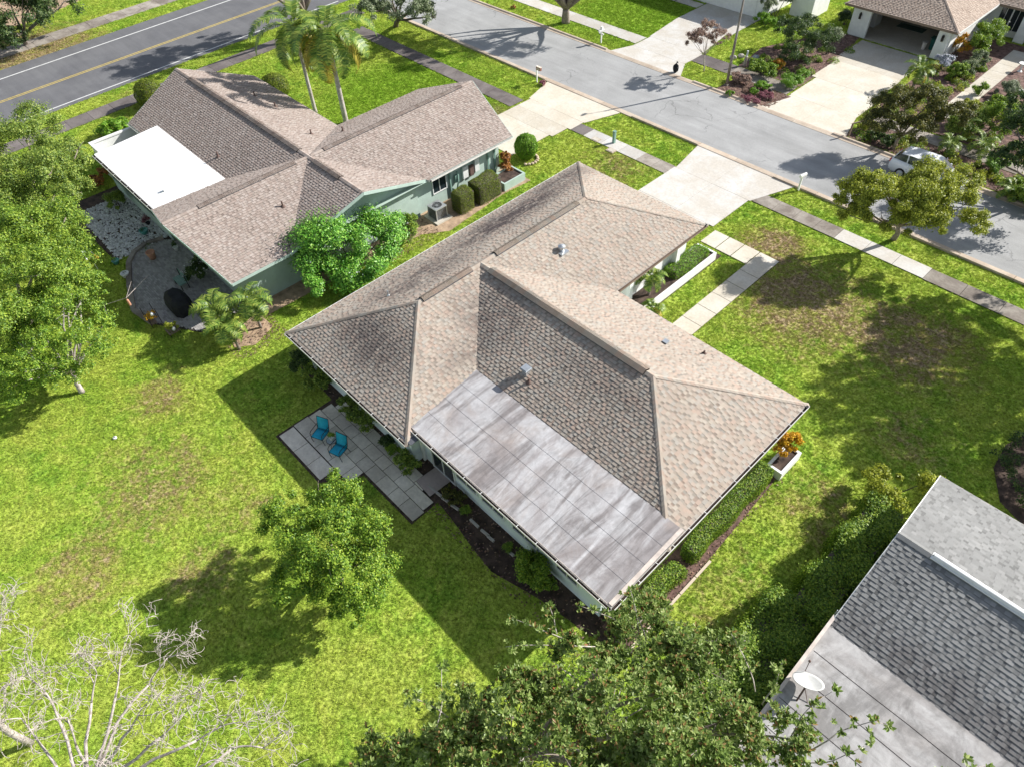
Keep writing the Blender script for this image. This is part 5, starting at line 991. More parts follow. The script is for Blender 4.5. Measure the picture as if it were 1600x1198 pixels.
# bare tree, bottom left
t = thing('bare_tree', 'leafless pale branched tree at the bottom left with pale curled twigs', 'tree', (-12.1, -7.2, 0))
def branch(mb, p, d, L, r, depth, curl, tw):
    n = 5; pts = [p]; dd = d.copy(); ax = Vector((rnd.gauss(0, 1), rnd.gauss(0, 1), rnd.gauss(0, 1))).normalized()
    for i in range(n):
        dd = (Matrix.Rotation(curl*rnd.uniform(.5, 1.2)/n, 3, ax) @ dd).normalized(); dd = (dd+Vector((0, 0, .06))).normalized(); pts.append(pts[-1]+dd*L/n)
    mb.tube(pts, [r*(1-.38*i/n) for i in range(n+1)], 6 if r > .02 else 4)
    if depth == 0:
        for k in range(3):
            q = pts[rnd.randint(2, n)]; d2 = (dd+Vector((rnd.gauss(0, 1), rnd.gauss(0, 1), rnd.gauss(.2, .6)))*.9).normalized(); a2 = Vector((rnd.gauss(0, 1), rnd.gauss(0, 1), rnd.gauss(0, 1))).normalized(); pp = [q]; e = d2
            for i in range(6): e = (Matrix.Rotation(rnd.uniform(.2, .5), 3, a2) @ e).normalized(); pp.append(pp[-1]+e*rnd.uniform(.045, .085))
            tw.tube(pp, [.0098*(1-.5*i/6) for i in range(7)], 4)
        return
    kids = 3 if depth > 1 else 3
    for k in range(kids):
        q = pts[-1] if k == 0 else pts[rnd.randint(2, n)]; sp = .35 if k == 0 else .95
        d2 = (dd+Vector((rnd.gauss(0, 1), rnd.gauss(0, 1), rnd.gauss(0, .7)))*sp).normalized(); branch(mb, q, d2, L*rnd.uniform(.62, .85), r*(.66 if k == 0 else .5), depth-1, curl*1.15, tw)
m = MB(); tp = limb(m, (-12.1, -7.2, -.05), (-12.0, -6.9, 2.9), .17, .13, .02, 4, 10); m.build('trunk', M['bark_pale'], t, smooth=True)
for k, tgt in enumerate((((110, 1100), 6.3), ((150, 1000), 5.6), ((210, 985), 5.8), ((330, 1080), 6.2), ((420, 1090), 5.6), ((60, 1020), 5.6), ((250, 1060), 7.0), ((20, 1100), 6.2), ((400, 1170), 6.5), ((180, 1150), 7.4), ((510, 1110), 5.4), ((290, 960), 5.2))):
    e = at(*tgt[0], tgt[1]); a_ = tp[-1]; m, tw = MB(), MB(); mid = a_.lerp(e, .62); limb(m, a_, mid, .064, .034, .09, 5, 7)
    branch(m, mid, (e-a_).normalized(), .95, .031, 3, .8, tw); lb = m.build('limb', M['bark_pale'], t, smooth=True); tw.build('curled_twigs', M['L_pink'] if False else M['bark_pale'], lb, kind='stuff')
p1 = at(-40, 1100)
t = thing('bare_tree', 'second leafless pale tree whose branches enter at the left edge near the bottom', 'tree', (-16.8, -8.4, 0)); m = MB(); tp = limb(m, (-16.8, -8.4, -.05), (-16.6, -8.2, 3.0), .12, .09, .02, 4, 10); m.build('trunk', M['bark_pale'], t, smooth=True)
for tgt in (((5, 960), 5.6), ((30, 1040), 6.0), ((-20, 1150), 6.5), ((10, 930), 5.0)):
    e = at(*tgt[0], tgt[1]); a_ = tp[-1]; m, tw = MB(), MB(); mid = a_.lerp(e, .65); limb(m, a_, mid, .05, .028, .09, 5, 7); branch(m, mid, (e-a_).normalized(), .8, .025, 3, .8, tw); lb = m.build('limb', M['bark_pale'], t, smooth=True); tw.build('curled_twigs', M['bark_pale'], lb, kind='stuff')
# ------------------------------------------------------------------ palms
palm('tall palm with yellowing lower fronds, the right one before the mint green house', tuple(at(541, 192)[:2]), 5.9, 19, 4.3, .16, droop=1.45, leafl=.85, group='tall palms in front of the mint green house', old=4, wid=.06, nl=60, up0=1.15, vee=.25, feather=1.1, lean=(.0, .1), crownshaft=True)
palm('slimmer tall palm, the left one before the mint green house', tuple(at(493, 176)[:2]), 5.7, 17, 4.0, .12, droop=1.45, leafl=.8, group='tall palms in front of the mint green house', old=4, wid=.06, nl=60, up0=1.15, vee=.25, feather=1.1, lean=(-.1, .1), crownshaft=True)
pg = 'small palms at the rear corner of the mint green house'
palm('small feather palm nearest the paver patio by the mint green house', tuple(at(352, 520)[:2]), 1.9, 22, 1.55, .06, droop=1.35, leafl=.42, group=pg, nl=26, wid=.04, up0=1.2)
palm('small feather palm right beside the corner wall of the mint green house', tuple(at(408, 512)[:2]), 2.0, 22, 1.5, .06, droop=1.35, leafl=.42, group=pg, nl=26, wid=.04, up0=1.2)
palm('small feather palm with its trunk leaning over the lawn at the house corner', tuple(at(374, 545)[:2]), 1.5, 20, 1.4, .06, droop=1.35, leafl=.42, group=pg, nl=26, wid=.04, lean=(-.35, -.1), up0=1.2)
eg = 'pygmy palms in the entry bed of the tan house'
palm('pygmy date palm above the white planter by the entry', tuple(at(1012, 470)[:2]), 1.7, 16, 1.05, .07, droop=1.2, leafl=.3, group=eg, nl=26, wid=.035)
palm('yellowing pygmy palm at the end of the white planter beside the roof edge', tuple(at(1016, 502)[:2]), .9, 13, .85, .07, droop=1.3, leafl=.28, group=eg, old=5, nl=24, wid=.035)
palm('spreading fan of a pygmy palm beside the open garage', tuple(at(1425, 140)[:2]), 1.6, 18, 1.35, .09, droop=1.2, leafl=.38, old=2, nl=26, wid=.045)
palm('young palm clump behind the parked car at the far sidewalk, left one', tuple(at(1478, 238)[:2]), .7, 13, 1.1, .06, droop=1.0, leafl=.34, nl=22, group='young palms along the far sidewalk', wid=.04)
palm('young palm clump behind the parked car at the far sidewalk, right one', tuple(at(1528, 240)[:2]), .7, 14, 1.2, .06, droop=1.0, leafl=.34, nl=22, group='young palms along the far sidewalk', wid=.04)
palm('low bushy palm on the far verge right of the parked car', tuple(at(1575, 308)[:2]), .5, 14, 1.15, .06, droop=1.0, leafl=.34, nl=24, wid=.04)
palm('yellow green palm at the left corner of the white patio roof', tuple(at(128, 262)[:2]), 1.3, 14, 1.3, .07, droop=1.2, leafl=.36, nl=24, wid=.045)
palm('small palm behind the dark tree in the right garden', tuple(at(1500, 215)[:2]), 1.0, 12, 1.0, .06, droop=1.0, leafl=.3, nl=20, wid=.04)
# ------------------------------------------------------------------ shrubs and hedges
pl = at(520, 430)
shrub('big round plumeria bush with long leaves and white flowers by the mint green house', [bl(520, 385, 1.9, 1.75, 1.35), bl(582, 370, 1.8, 1.55, 1.3), bl(470, 403, 1.6, 1.45, 1.15), bl(535, 350, 2.3, 1.4, 1.0), bl(600, 355, 1.7, 1.1, 1.0), bl(575, 415, 1.1, 1.15, .95), bl(505, 435, .9, 1.2, .9), bl(545, 430, .8, 1.1, .8)], 60000, (.17, .06), 'L_plum', 'plumeria_bush', 'bush', clump=.5, shell=.62, flowers=90, up=.3)
shrub('loose green shrub between the plumeria and the air conditioner', [bl(640, 358, .85, .62, .7), bl(640, 345, 1.2, .5, .5), bl(630, 375, .5, .6, .5)], 9100, (.10, .04), 'L_grass', nclump=40)
hedge('clipped cube of hedge just right of the air conditioner', (-30.45, 22.45, -29.35, 23.75, 1.35), 9500, name='clipped_bush', group='clipped bushes by the mint green wall', cat='bush')
hedge('larger clipped block of hedge nearer the small planter', (-30.5, 23.95, -29.2, 26.0, 1.4), 13000, name='clipped_bush', group='clipped bushes by the mint green wall', cat='bush')
_c = at(822, 226, 1.0); dome('bright lime green ball shrub at the front corner of the mint green house', (_c.x, _c.y, .85), (.78, .78, .85), 14000, 'L_lime', (.08, .05))
shrub('rusty orange croton standing in the small mint planter', [bl(790, 250, .9, .38, .6), bl(790, 262, .6, .42, .4)], 3325, (.14, .06), 'L_crotred', 'croton')
_c = at(234, 148, .9); dome('clipped dome bush left of the mint green house near the main road', (_c.x, _c.y, .9), (1.1, 1.1, 1.15), 15000, 'L_hedge', (.075, .05))
_c = at(430, 134, .8); dome('clipped dome bush behind the mint green roof below the palms', (_c.x, _c.y, .75), (1.15, 1.0, .95), 14000, 'L_hedge', (.075, .05))
shrub('round leafy bush at the end of the white stone bed', [bl(180, 312, .6, .65, .6)], 6300, (.08, .05), 'L_oak', 'round_shrub', nclump=40, bottom=-.9)
shrub('broad leaved plant beside the walled courtyard of the mint green house', [bl(172, 200, .6, .8, .5), bl(190, 193, .5, .6, .4)], 2625, (.34, .12), 'L_lime')
shrub('white flowering hydrangea like shrub at the shaded patio wall', [bl(305, 425, .75, .7, .6), bl(315, 410, .9, .5, .5)], 7350, (.10, .07), 'L_dark', 'flowering_shrub', flowers=60)
shrub('low brownish plant in the bed left of the white stones', [bl(145, 285, .3, .8, .3), bl(165, 268, .4, .5, .3)], 2450, (.2, .06), 'L_crotred')
gg = 'shrubs along the shaded rear wall'
shrub('dark shrub at the shaded left rear corner of the tan house', [bl(470, 565, .7, .6, .6)], 6300, (.08, .05), 'L_dark', group=gg)
shrub('leafy shrub under the left end of the rear gutter', [bl(492, 588, .75, .6, .55), bl(505, 600, .5, .4, .4)], 6300, (.10, .06), 'L_oak', group=gg)
shrub('longest leafy shrub between the patio and the rear wall', [bl(542, 632, .55, .45, .45), bl(558, 648, .6, .5, .45), bl(572, 662, .55, .45, .4)], 9100, (.09, .05), 'L_oak', group=gg)
shrub('low dark green shrub where the patio meets the rear bed', [bl(605, 690, .35, .35, .3)], 2800, (.1, .05), 'L_dark', group=gg)
shrub('spiky low plant left of the back step', [bl(612, 702, .25, .3, .2)], 875, (.3, .03), 'L_grass', 'spiky_plant', 'plant', up=.6)
shrub('leafy shrub beside the pinkish back step', [bl(632, 716, .6, .45, .45), bl(645, 728, .5, .4, .4)], 6300, (.1, .06), 'L_oak', group=gg)
shrub('dry brownish shrub at the right of the back step', [bl(702, 770, .25, .35, .25), bl(715, 780, .25, .4, .22)], 3850, (.09, .04), 'L_lig', group=gg)
shrub('round deep green shrub in the rear bed before the last windows', [bl(835, 882, .8, .72, .8), bl(848, 905, .5, .55, .4)], 11375, (.10, .06), 'L_grass', 'round_shrub', nclump=46, bottom=-.8)
shrub('tuft of thin leaves in the dark rear bed', [bl(728, 796, .15, .22, .15)], 420, (.25, .02), 'L_grass', 'leaf_tuft', 'plant', group='leaf tufts in the rear bed', up=.7)
shrub('tuft of thin leaves in the rear bed near the deep green shrub', [bl(793, 855, .15, .22, .15)], 420, (.25, .02), 'L_grass', 'leaf_tuft', 'plant', group='leaf tufts in the rear bed', up=.7)
hedge('long clipped green hedge under the right gutter of the tan house', (-5.4, 13.2, -4.72, 18.9, .85), 17000, 'L_grass', (.07, .045), rough=.06)
hedge('short low hedge under the flat roof corner of the tan house', (-5.35, 8.9, -4.65, 12.6, .6), 8500, 'L_grass', (.08, .045), rough=.09)
shrub('bright yellow green bush just below the flat roof corner', [bl(975, 955, .5, .5, .4)], 3150, (.14, .05), 'L_lime')
shrub('golden orange croton in the white planter at the right corner of the tan house', [bl(1232, 688, .95, .52, .5), bl(1222, 700, .8, .4, .4)], 6300, (.11, .05), 'L_crot', 'croton', flowers=0)
hedge('bright green clipped hedge inside the long white entry planter', (-16.35, 26.2, -15.45, 29.3, .95), 9000, 'L_lime', (.07, .04), rough=.07)
hedge('tall deep green hedge along the grey house, its upper stretch', (-1.2, 13.8, .2, 20.2, 1.4), 60000, 'L_grass', (.09, .055), rough=.2, group='hedge beside the grey house')
hedge('deep green hedge mound along the grey house, its lower stretch', (-1.9, 7.0, .15, 14.0, 1.3), 64000, 'L_grass', (.09, .055), rough=.2, group='hedge beside the grey house')
shrub('yellow green bush at the upper corner of the grey house', [(-.9, 20.6, .9, .9, .9, .8), (-1.3, 21.6, .7, .8, .7, .6), (.2, 22.6, .8, .6, .6, .5)], 13125, (.1, .06), 'L_yellow')
for i, x_ in enumerate((1.3, 2.6, 3.9, 5.2)):
    shrub(('leftmost', 'second', 'third', 'last')[i]+' yellow green shrub in the row along the front of the grey house', [(x_, 22.2, .6, .7, .45, .5)], 2400, (.1, .06), 'L_lime', group='shrubs along the front of the grey house')
shrub('dark rounded mound of ground cover in the ring bed at the right edge', [(3.9, 27.6, .5, 2.4, 3.0, .6)], 12000, (.09, .05), 'L_dark', 'mound_shrub', nclump=150, clump=.1, shell=.85)
# across the street
shrub('large dark green bush beside the open garage', [bl(1250, 62, 1.35, 1.15, 1.1), bl(1285, 72, 1.2, .9, .9), bl(1225, 50, 1.2, .7, .8), bl(1265, 40, 1.6, .7, .6), bl(1240, 90, .8, .9, .7)], 15000, (.11, .06), 'L_dark', 'large_bush', 'bush', nclump=120)
shrub('bush with grey green leaves just left of the garage pier', [bl(1300, 62, 1.2, .55, .6)], 4375, (.1, .05), 'L_silver', 'bush', 'bush')
shrub('leafy plants behind the street light bed', [bl(1182, 105, .5, .6, .4), bl(1200, 112, .45, .6, .35)], 5250, (.15, .07), 'L_grass')
shrub('orange flowering plant in front of the large dark bush', [bl(1218, 103, .4, .42, .35)], 2450, (.12, .05), 'L_orange', 'flowering_plant', 'plant')
shrub('yellow green grassy clump at the left edge of the garage driveway', [bl(1238, 128, .35, .65, .35), bl(1255, 118, .3, .5, .3)], 4550, (.24, .03), 'L_lime', 'grass_clump', 'plant', up=.5)
shrub('pink and cream foliage plants at the foot of the street light pole', [bl(1150, 122, .3, .45, .25), bl(1165, 126, .3, .4, .25)], 3325, (.14, .04), 'L_pink', 'foliage_plant', 'plant')
shrub('yellow green succulent clump in the street side bed', [bl(1190, 135, .25, .5, .2), bl(1178, 143, .2, .3, .2)], 2625, (.14, .05), 'L_lime', 'foliage_plant', 'plant')
shrub('small pale flowering plant at the kerb corner of the street side bed', [bl(1140, 146, .2, .25, .15)], 735, (.14, .04), 'L_lime', 'foliage_plant', 'plant')
shrub('dusty pink ground plants along the lower edge of the street side bed', [bl(1175, 158, .15, .8, .12, .3), bl(1200, 150, .15, .5, .12)], 3850, (.09, .04), 'L_purple', 'foliage_plant', 'plant')
shrub('spidery plant in the shade left of the garage pier', [bl(1322, 30, .5, .6, .5)], 2625, (.24, .04), 'L_dark', 'spiky_plant', 'plant', up=.5)
shrub('orange and yellow croton at the garage side wall', [bl(1500, 72, .8, .55, .55)], 4550, (.12, .06), 'L_orange', 'croton')
shrub('pale lilac flowering shrub behind the garage palm', [bl(1475, 98, .6, .5, .45)], 4025, (.09, .07), 'L_lilac', 'flowering_shrub')
shrub('large dark green shrub between the garage wall and garden walk', [bl(1540, 62, 1.0, .9, .85), bl(1555, 50, 1.2, .7, .7), bl(1525, 75, .8, .7, .6)], 15750, (.12, .06), 'L_grass', flowers=40)
shrub('variegated pale green shrub on the edge of the garden walk', [bl(1530, 95, .6, .5, .5), bl(1515, 108, .5, .5, .4)], 6300, (.09, .05), 'L_silver')
shrub('dark leafy shrub below the variegated one by the garden walk', [bl(1498, 112, .5, .6, .45)], 4550, (.1, .06), 'L_grass')
shrub('fern like plant by the pale porch column at the top right', [bl(1578, 35, .8, .6, .5)], 2975, (.26, .05), 'L_grass', 'fern', 'plant', up=.5)
shrub('small round shrub at the lower end of the garden walk', [bl(1533, 143, .35, .45, .35)], 2975, (.1, .05), 'L_grass', 'round_shrub')
shrub('pale green grassy mound in the right garden', [bl(1575, 142, .45, .65, .45)], 4900, (.22, .03), 'L_silver', 'grass_mound', 'plant', up=.5)
shrub('orange tinted shrub between the bronze tree and the right garden', [bl(1512, 175, .8, .65, .6)], 5775, (.12, .06), 'L_yellow')
shrub('olive green bush behind the young palms', [bl(1498, 200, .7, .8, .6), bl(1530, 190, .8, .7, .6)], 9100, (.1, .06), 'L_oak')
shrub('deep green bush beside the dark tree at the right edge', [bl(1562, 190, 1.0, .9, .8), bl(1555, 170, 1.0, .6, .6)], 9800, (.12, .06), 'L_grass')
shrub('lime green strap leaves under the dark tree at the right edge', [bl(1555, 258, .3, .6, .3)], 2275, (.34, .04), 'L_lime', 'strap_leaf_plant', 'plant', up=.5)
shrub('low dark hedge on the verge under the street tree at right', [bl(1600, 300, .4, 1.0, .4), bl(1640, 320, .4, 1.0, .4)], 7350, (.2, .05), 'L_grass')
shrub('yellow and rust shrub behind the wooden arch at the driveway', [bl(1352, 196, .35, .4, .35)], 2625, (.1, .05), 'L_yellow')
shrub('dark leafy plants in the bed below the bronze tree', [bl(1365, 215, .25, .5, .25), bl(1385, 222, .3, .5, .3)], 4025, (.12, .06), 'L_dark')
shrub('green shrub beside the white pillars at the top edge', [bl(1190, 28, .5, .6, .5), bl(1205, 36, .4, .5, .4)], 4375, (.16, .05), 'L_lime')
shrub('pale feathery shrub against the far white wall at the top edge', [bl(1200, 8, 1.2, .7, .6), bl(1230, 0, 1.3, .7, .6)], 4550, (.18, .05), 'L_silver')
shrub('small plant beside the oak on the far verge', [bl(802, 12, .1, .25, .15)], 525, (.12, .04), 'L_crotred', 'small_plant', 'plant')
shrub('small pink flowers at the foot of the red plaque mailbox', [bl(848, 130, .18, .28, .16)], 1225, (.08, .05), 'L_purple', 'flower_clump', 'plant')

def cover(name, label, rects, n, mat, leaf=(.14, .05), h=.25):
    pts = []
    cs = [(rnd.uniform(r[0], r[2]), rnd.uniform(r[1], r[3]), rnd.uniform(.2, .55)) for r in rects for _ in range(int((r[2]-r[0])*(r[3]-r[1])*.9)+1)]
    for _ in range(n):
        c = rnd.choice(cs); a_ = rnd.uniform(0, 6.28); q = rnd.random()**.5*c[2]; pts.append((c[0]+q*math.cos(a_), c[1]+q*math.sin(a_), .04+rnd.random()*h*(1-(q/c[2])**2)))
    p = np.array(pts); nn = rng.normal(size=p.shape); nn[:, 2] = np.abs(nn[:, 2])+.4; return leaf_mesh(name, p, nn, leaf[0], leaf[1], M[mat], None, 'stuff', label=label)
cover('ground_cover', 'low green ground cover filling the beds around the right garden', [(-28, 52, -23.2, 60), (-16.3, 47.6, 4, 50.0), (-12, 52, 2, 60), (-17, 52, -13.8, 66)], 48000, 'L_grass', h=.4)
cover('yellow_ground_cover', 'yellowing low plants mixed through the right garden beds', [(-15, 47.8, 4, 50.0), (-11, 52, 2, 58), (-17, 52, -13.8, 62)], 26000, 'L_yellow', h=.45)
cover('flowering_ground_cover', 'pinkish low plants in the bed at the foot of the street light', [(-26.8, 47.5, -23.2, 49.7), (-27.5, 52.2, -23.4, 55)], 5000, 'L_pink', (.12, .04), .2)
# ------------------------------------------------------------------ objects
def copy_tree(o, parent=None):
    c = o.copy(); COL.objects.link(c); c.parent = parent
    for ch in list(o.children): copy_tree(ch, c)
    return c
# patio chair, faces +x
def chair():
    t = thing('patio_chair', 'teal sling patio chair', 'chair')
    w_ = .27; m = MB()
    def sheet_(pts, name):
        q = MB(); vs = [(x, s*w_, z) for x, z in pts for s in (-1, 1)]+[(x+.012, s*w_, z-.012) for x, z in pts for s in (-1, 1)]; n = len(pts)
        fs = [(2*i, 2*i+1, 2*i+3, 2*i+2) for i in range(n-1)]+[(2*n+2*i, 2*n+2*i+2, 2*n+2*i+3, 2*n+2*i+1) for i in range(n-1)]+[(2*i, 2*i+2, 2*n+2*i+2, 2*n+2*i) for i in range(n-1)]+[(2*i+1, 2*n+2*i+1, 2*n+2*i+3, 2*i+3) for i in range(n-1)]+[(0, 2*n, 2*n+1, 1), (2*n-2, 2*n-1, 4*n-1, 4*n-2)]
        q.add(vs, fs); return q.build(name, M['teal_sling'], t, smooth=True)
    sheet_([(.30, .385), (.25, .42), (.1, .405), (-.08, .395), (-.2, .40)], 'seat'); sheet_([(-.21, .405), (-.25, .5), (-.31, .72), (-.37, .95), (-.385, 1.0)], 'backrest')
    for s in (-1, 1):
        q = MB(); y = s*(w_+.015); q.tube([(.27, y, .0), (.30, y, .30), (.29, y, .60), (.20, y, .655), (-.1, y, .645), (-.29, y, .63)], .014, 6); q.build('armrest', M['blackmetal'], t, smooth=True)
        q = MB(); q.tube([(-.30, y, .0), (-.26, y, .2), (-.20, y, .395), (-.28, y, .6), (-.39, y, 1.0)], .014, 6); q.tube([(.30, y, .40), (-.2, y, .39)], .012, 6); q.build('leg', M['blackmetal'], t, smooth=True)
    q = MB(); q.tube([(-.39, -w_, 1.0), (-.39, w_, 1.0)], .013, 6); q.tube([(.3, -w_, .385), (.3, w_, .385)], .012, 6); q.build('frame_rail', M['blackmetal'], t); return t
c0 = chair(); g1 = 'teal chairs on the rear patio'
a_ = at(505, 686); c0.location = (a_.x, a_.y, .055); c0.rotation_euler.z = math.radians(-66); c0.scale = (1.1, 1.1, 1.1)
c0['label'] = 'teal sling patio chair on the house side corner, left of the small table'; c0['group'] = g1
c1 = copy_tree(c0); a_ = at(533, 711); c1.location = (a_.x, a_.y, .055); c1.rotation_euler.z = math.radians(-72); c1['label'] = 'teal sling patio chair closer to the citrus tree, right of the small table'
a_ = at(522, 697); t = thing('side_table', 'small round glass topped side table between the two teal chairs', 'table', (a_.x, a_.y, .055))
m = MB(); m.cyl(a_.x, a_.y, .50, .512, .235, n=20, tone=(.3, .36, .38, 1)); m.build('table_top', M['tone'], t)
m = MB(); m.tube([(a_.x+.24*math.cos(i*.314), a_.y+.24*math.sin(i*.314), .505) for i in range(21)], .013, 5, False); m.build('rim', M['blackmetal'], t)
for i in range(4):
    q = MB(); c, s = math.cos(i*1.57+.5), math.sin(i*1.57+.5); q.tube([(a_.x+.23*c, a_.y+.23*s, .5), (a_.x+.15*c, a_.y+.15*s, .3), (a_.x+.22*c, a_.y+.22*s, .055)], .011, 5); q.build('leg', M['blackmetal'], t)
def potted(label, x, y, z, r, h, potm, leafm, nl, ll, lw, lh, spread=.25, name='potted_plant', up=.6, group=None):
    t = thing(name, label, 'potted plant', (x, y, z), group); m = MB(); m.lathe(x, y, [(r*.68, z), (r*.9, z+h*.7), (r*1.05, z+h*.93), (r*1.05, z+h), (r*.9, z+h), (r*.85, z+h*.85), (0.001, z+h*.85)], 16); m.build('pot', M[potm], t, smooth=True)
    if nl:
        p, n = crown_points([(x, y, z+h+lh*.5, spread, spread, lh*.5)], nl, .4, up, .5, 12, -.3); leaf_mesh('foliage', p, n, ll, lw, M[leafm], t)
    return t
potted('small green plant in a white pot on the round side table', a_.x+.02, a_.y+.02, .57, .11, .16, 'pot_white', 'L_grass', 260, .14, .03, .28, .17)
# left house patio things
a_ = at(240, 405); potted('large terracotta pot with a bare shrub on the paver patio', a_.x, a_.y, .05, .26, .5, 'terracotta', 'L_dark', 60, .12, .03, .6, .25)
a_ = at(198, 433); potted('white rimmed pot in the soil ring beside the paver patio', a_.x, a_.y, .01, .24, .3, 'pot_white', 'L_dark', 20, .1, .03, .1, .1)
a_ = at(183, 412); potted('green glazed pot near the bird feeder pole', a_.x, a_.y, .01, .22, .25, 'pot_green', 'L_grass', 60, .16, .03, .3, .2)
a_ = at(227, 366); potted('turquoise glazed bowl standing on the white stones', a_.x, a_.y, .04, .27, .28, 'pot_green', 'L_dark', 40, .14, .03, .15, .2)
a_ = at(233, 352); potted('dark red spiky plant among the white stones', a_.x, a_.y, .04, .14, .18, 'black', 'L_purple', 180, .3, .035, .4, .28)
a_ = at(277, 392); potted('white pot with a leafy plant by the patio wall', a_.x, a_.y, .05, .17, .28, 'pot_white', 'L_dark', 160, .14, .05, .3, .22)
def bx(t, name, mat, *a, **k):
    m = MB(); m.box(*a, **k); return m.build(name, M[mat], t)
a_ = at(284, 482); t = thing('covered_grill', 'black covered grill or table at the shaded end of the paver patio', 'grill', (a_.x, a_.y, .05))
m = MB(); x, y = a_.x, a_.y; r0 = .15; cc, ss = math.cos(.0), math.sin(.0)
pr = [(.92, .55, .05), (.95, .58, .35), (.88, .52, .78), (.72, .40, .98), (.5, .28, 1.08)]
vs = [(x+px_*sx+rnd.uniform(-.03, .03), y+py_*sy+rnd.uniform(-.03, .03), z_+rnd.uniform(-.02, .02)) for px_, py_, z_ in pr for sx, sy in ((-1, -.6), (-1, .6), (-.6, 1), (0, 1.04), (.6, 1), (1, .6), (1, -.6), (.6, -1), (0, -1.03), (-.6, -1))]
fs = [(i*10+k, i*10+(k+1) % 10, i*10+10+(k+1) % 10, i*10+10+k) for i in range(4) for k in range(10)]; fs = [f[::-1] for f in fs]+[tuple(range(40, 50))[::-1]]
m.add(vs, fs); m.build('fabric_cover', M['black'], t); bx(t, 'wheel_base', 'blackmetal', x-.6, y-.4, .05, x+.6, y+.4, .09)
a_ = at(286, 448); t = thing('garden_bench', 'dark slatted bench on the paver patio beside the black cover', 'bench', (a_.x, a_.y, .05)); x, y = a_.x, a_.y
for i in range(5): bx(t, 'slat', 'teal_dark', x-.5, y-.22+i*.095, .45, x+.5, y-.14+i*.095, .475)
for i in range(4): bx(t, 'slat', 'teal_dark', x-.5, y+.25, .55+i*.1, x+.5, y+.275, .62+i*.1)
for sx in (-.45, .45):
    for sy in (-.18, .22): bx(t, 'leg', 'blackmetal', x+sx-.02, y+sy-.02, .05, x+sx+.02, y+sy+.02, .45 if sy < 0 else .95)
for (p_, lb, n_) in (((272, 520), 'wooden planter with yellow leaved plants on the lawn edge of the patio', 5), ((243, 505), 'iron plant stand with golden leaves and a white ornament near the lawn', 3)):
    a_ = at(*p_); t = thing('planter_stand', lb, 'plant stand', (a_.x, a_.y, 0)); x, y = a_.x, a_.y
    for i in range(n_): bx(t, 'slat', 'brown_trim', x-.35, y-.3+i*.13, .22, x+.35, y-.2+i*.13, .25)
    for sx in (-.32, .32):
        for sy in (-.27, .27): bx(t, 'leg', 'blackmetal', x+sx-.015, y+sy-.015, 0, x+sx+.015, y+sy+.015, .22 if n_ > 3 else 1.1)
    p, n = crown_points([(x, y, .5, .38, .32, .25)], 330, .4, .4, .4, 10, -.2); leaf_mesh('foliage', p, n, .16, .06, M['L_yellow' if n_ > 3 else 'L_crot'], t)
    m = MB(); m.ball((x+.2, y+.05, .75 if n_ < 4 else .4), (.1, .1, .13), 10, 7); m.build('ornament', M['white'], t, smooth=True)
# feeder poles
a_ = at(163, 437); t = thing('bird_feeder_pole', 'shepherd hook pole with an orange feeder and white ornaments on the left lawn', 'bird feeder', (a_.x, a_.y, 0)); x, y = a_.x, a_.y
m = MB(); m.tube([(x, y, 0), (x, y, 1.9), (x+.1, y+.05, 2.1), (x+.35, y+.15, 2.15), (x+.5, y+.2, 2.0)], .012, 6); m.tube([(x, y, 1.8), (x-.2, y-.1, 2.05), (x-.4, y-.2, 2.0)], .01, 6); m.build('hook_pole', M['galv'], t)
m = MB(); m.lathe(x+.5, y+.2, [(.02, 1.98), (.14, 1.9), (.15, 1.78), (.05, 1.7)], 12, (.72, .36, .05, 1)); m.build('feeder', M['tone'], t)
m = MB(); [m.ball((x-.4, y-.2, 1.9-.16*i), (.05, .05, .09), 8, 5, (.7, .72, .72, 1)) for i in range(4)]; m.build('hanging_ornament', M['tone'], t)
a_ = at(170, 500); t = thing('feeder_stand', 'leaning branch like pole with a hanging pinkish feeder over the patio edge', 'bird feeder', (a_.x, a_.y, 0)); x, y = a_.x, a_.y
e = at(232, 430, 1.9); f = at(205, 440, 2.0); h_ = at(197, 466, 1.5); m = MB(); m.tube([(x, y, 0), (x+.2, y+.2, 1.1), tuple(h_), tuple(e)], .018, 6); m.tube([tuple(h_), tuple(f)], .012, 5); m.build('pole', M['bark_pale'], t)
m = MB(); m.lathe(h_.x, h_.y, [(.02, .95), (.07, 1.0), (.07, 1.35), (.02, 1.42)], 10, (.55, .28, .18, 1)); m.tube([(h_.x, h_.y, 1.4), tuple(h_)], .004, 4); m.build('feeder', M['tone'], t)
# AC
x, y = -30.35, 21.35; t = thing('air_conditioner', 'grey air conditioner unit on a concrete pad beside the mint green wall', 'air conditioner', (x, y, 0))
bx(t, 'concrete_pad', 'conc_walk', x-.65, y-.65, 0, x+.72, y+.6, .09)
m = MB(); m.box(x-.4, y-.4, .1, x+.4, y+.4, .84); m.build('coil', M['black'], t)
for sx in (-1, 1):
    for sy in (-1, 1): bx(t, 'corner_post', 'alu', x+sx*.41-.03, y+sy*.41-.03, .09, x+sx*.41+.03, y+sy*.41+.03, .86)
for i in range(9):
    m = MB(); zz = .14+i*.08; m.box(x-.415, y-.415, zz, x+.415, y-.402, zz+.018); m.box(x+.402, y-.4, zz, x+.415, y+.4, zz+.018); m.build('louvre', M['galv'], t)
m = MB(); n = 24
ring = [(x+.33*math.cos(i*2*math.pi/n), y+.33*math.sin(i*2*math.pi/n)) for i in range(n)]; sq = []
for i in range(n):
    c, s = math.cos(i*2*math.pi/n), math.sin(i*2*math.pi/n); k = .45/max(abs(c), abs(s)); sq.append((x+c*k, y+s*k))
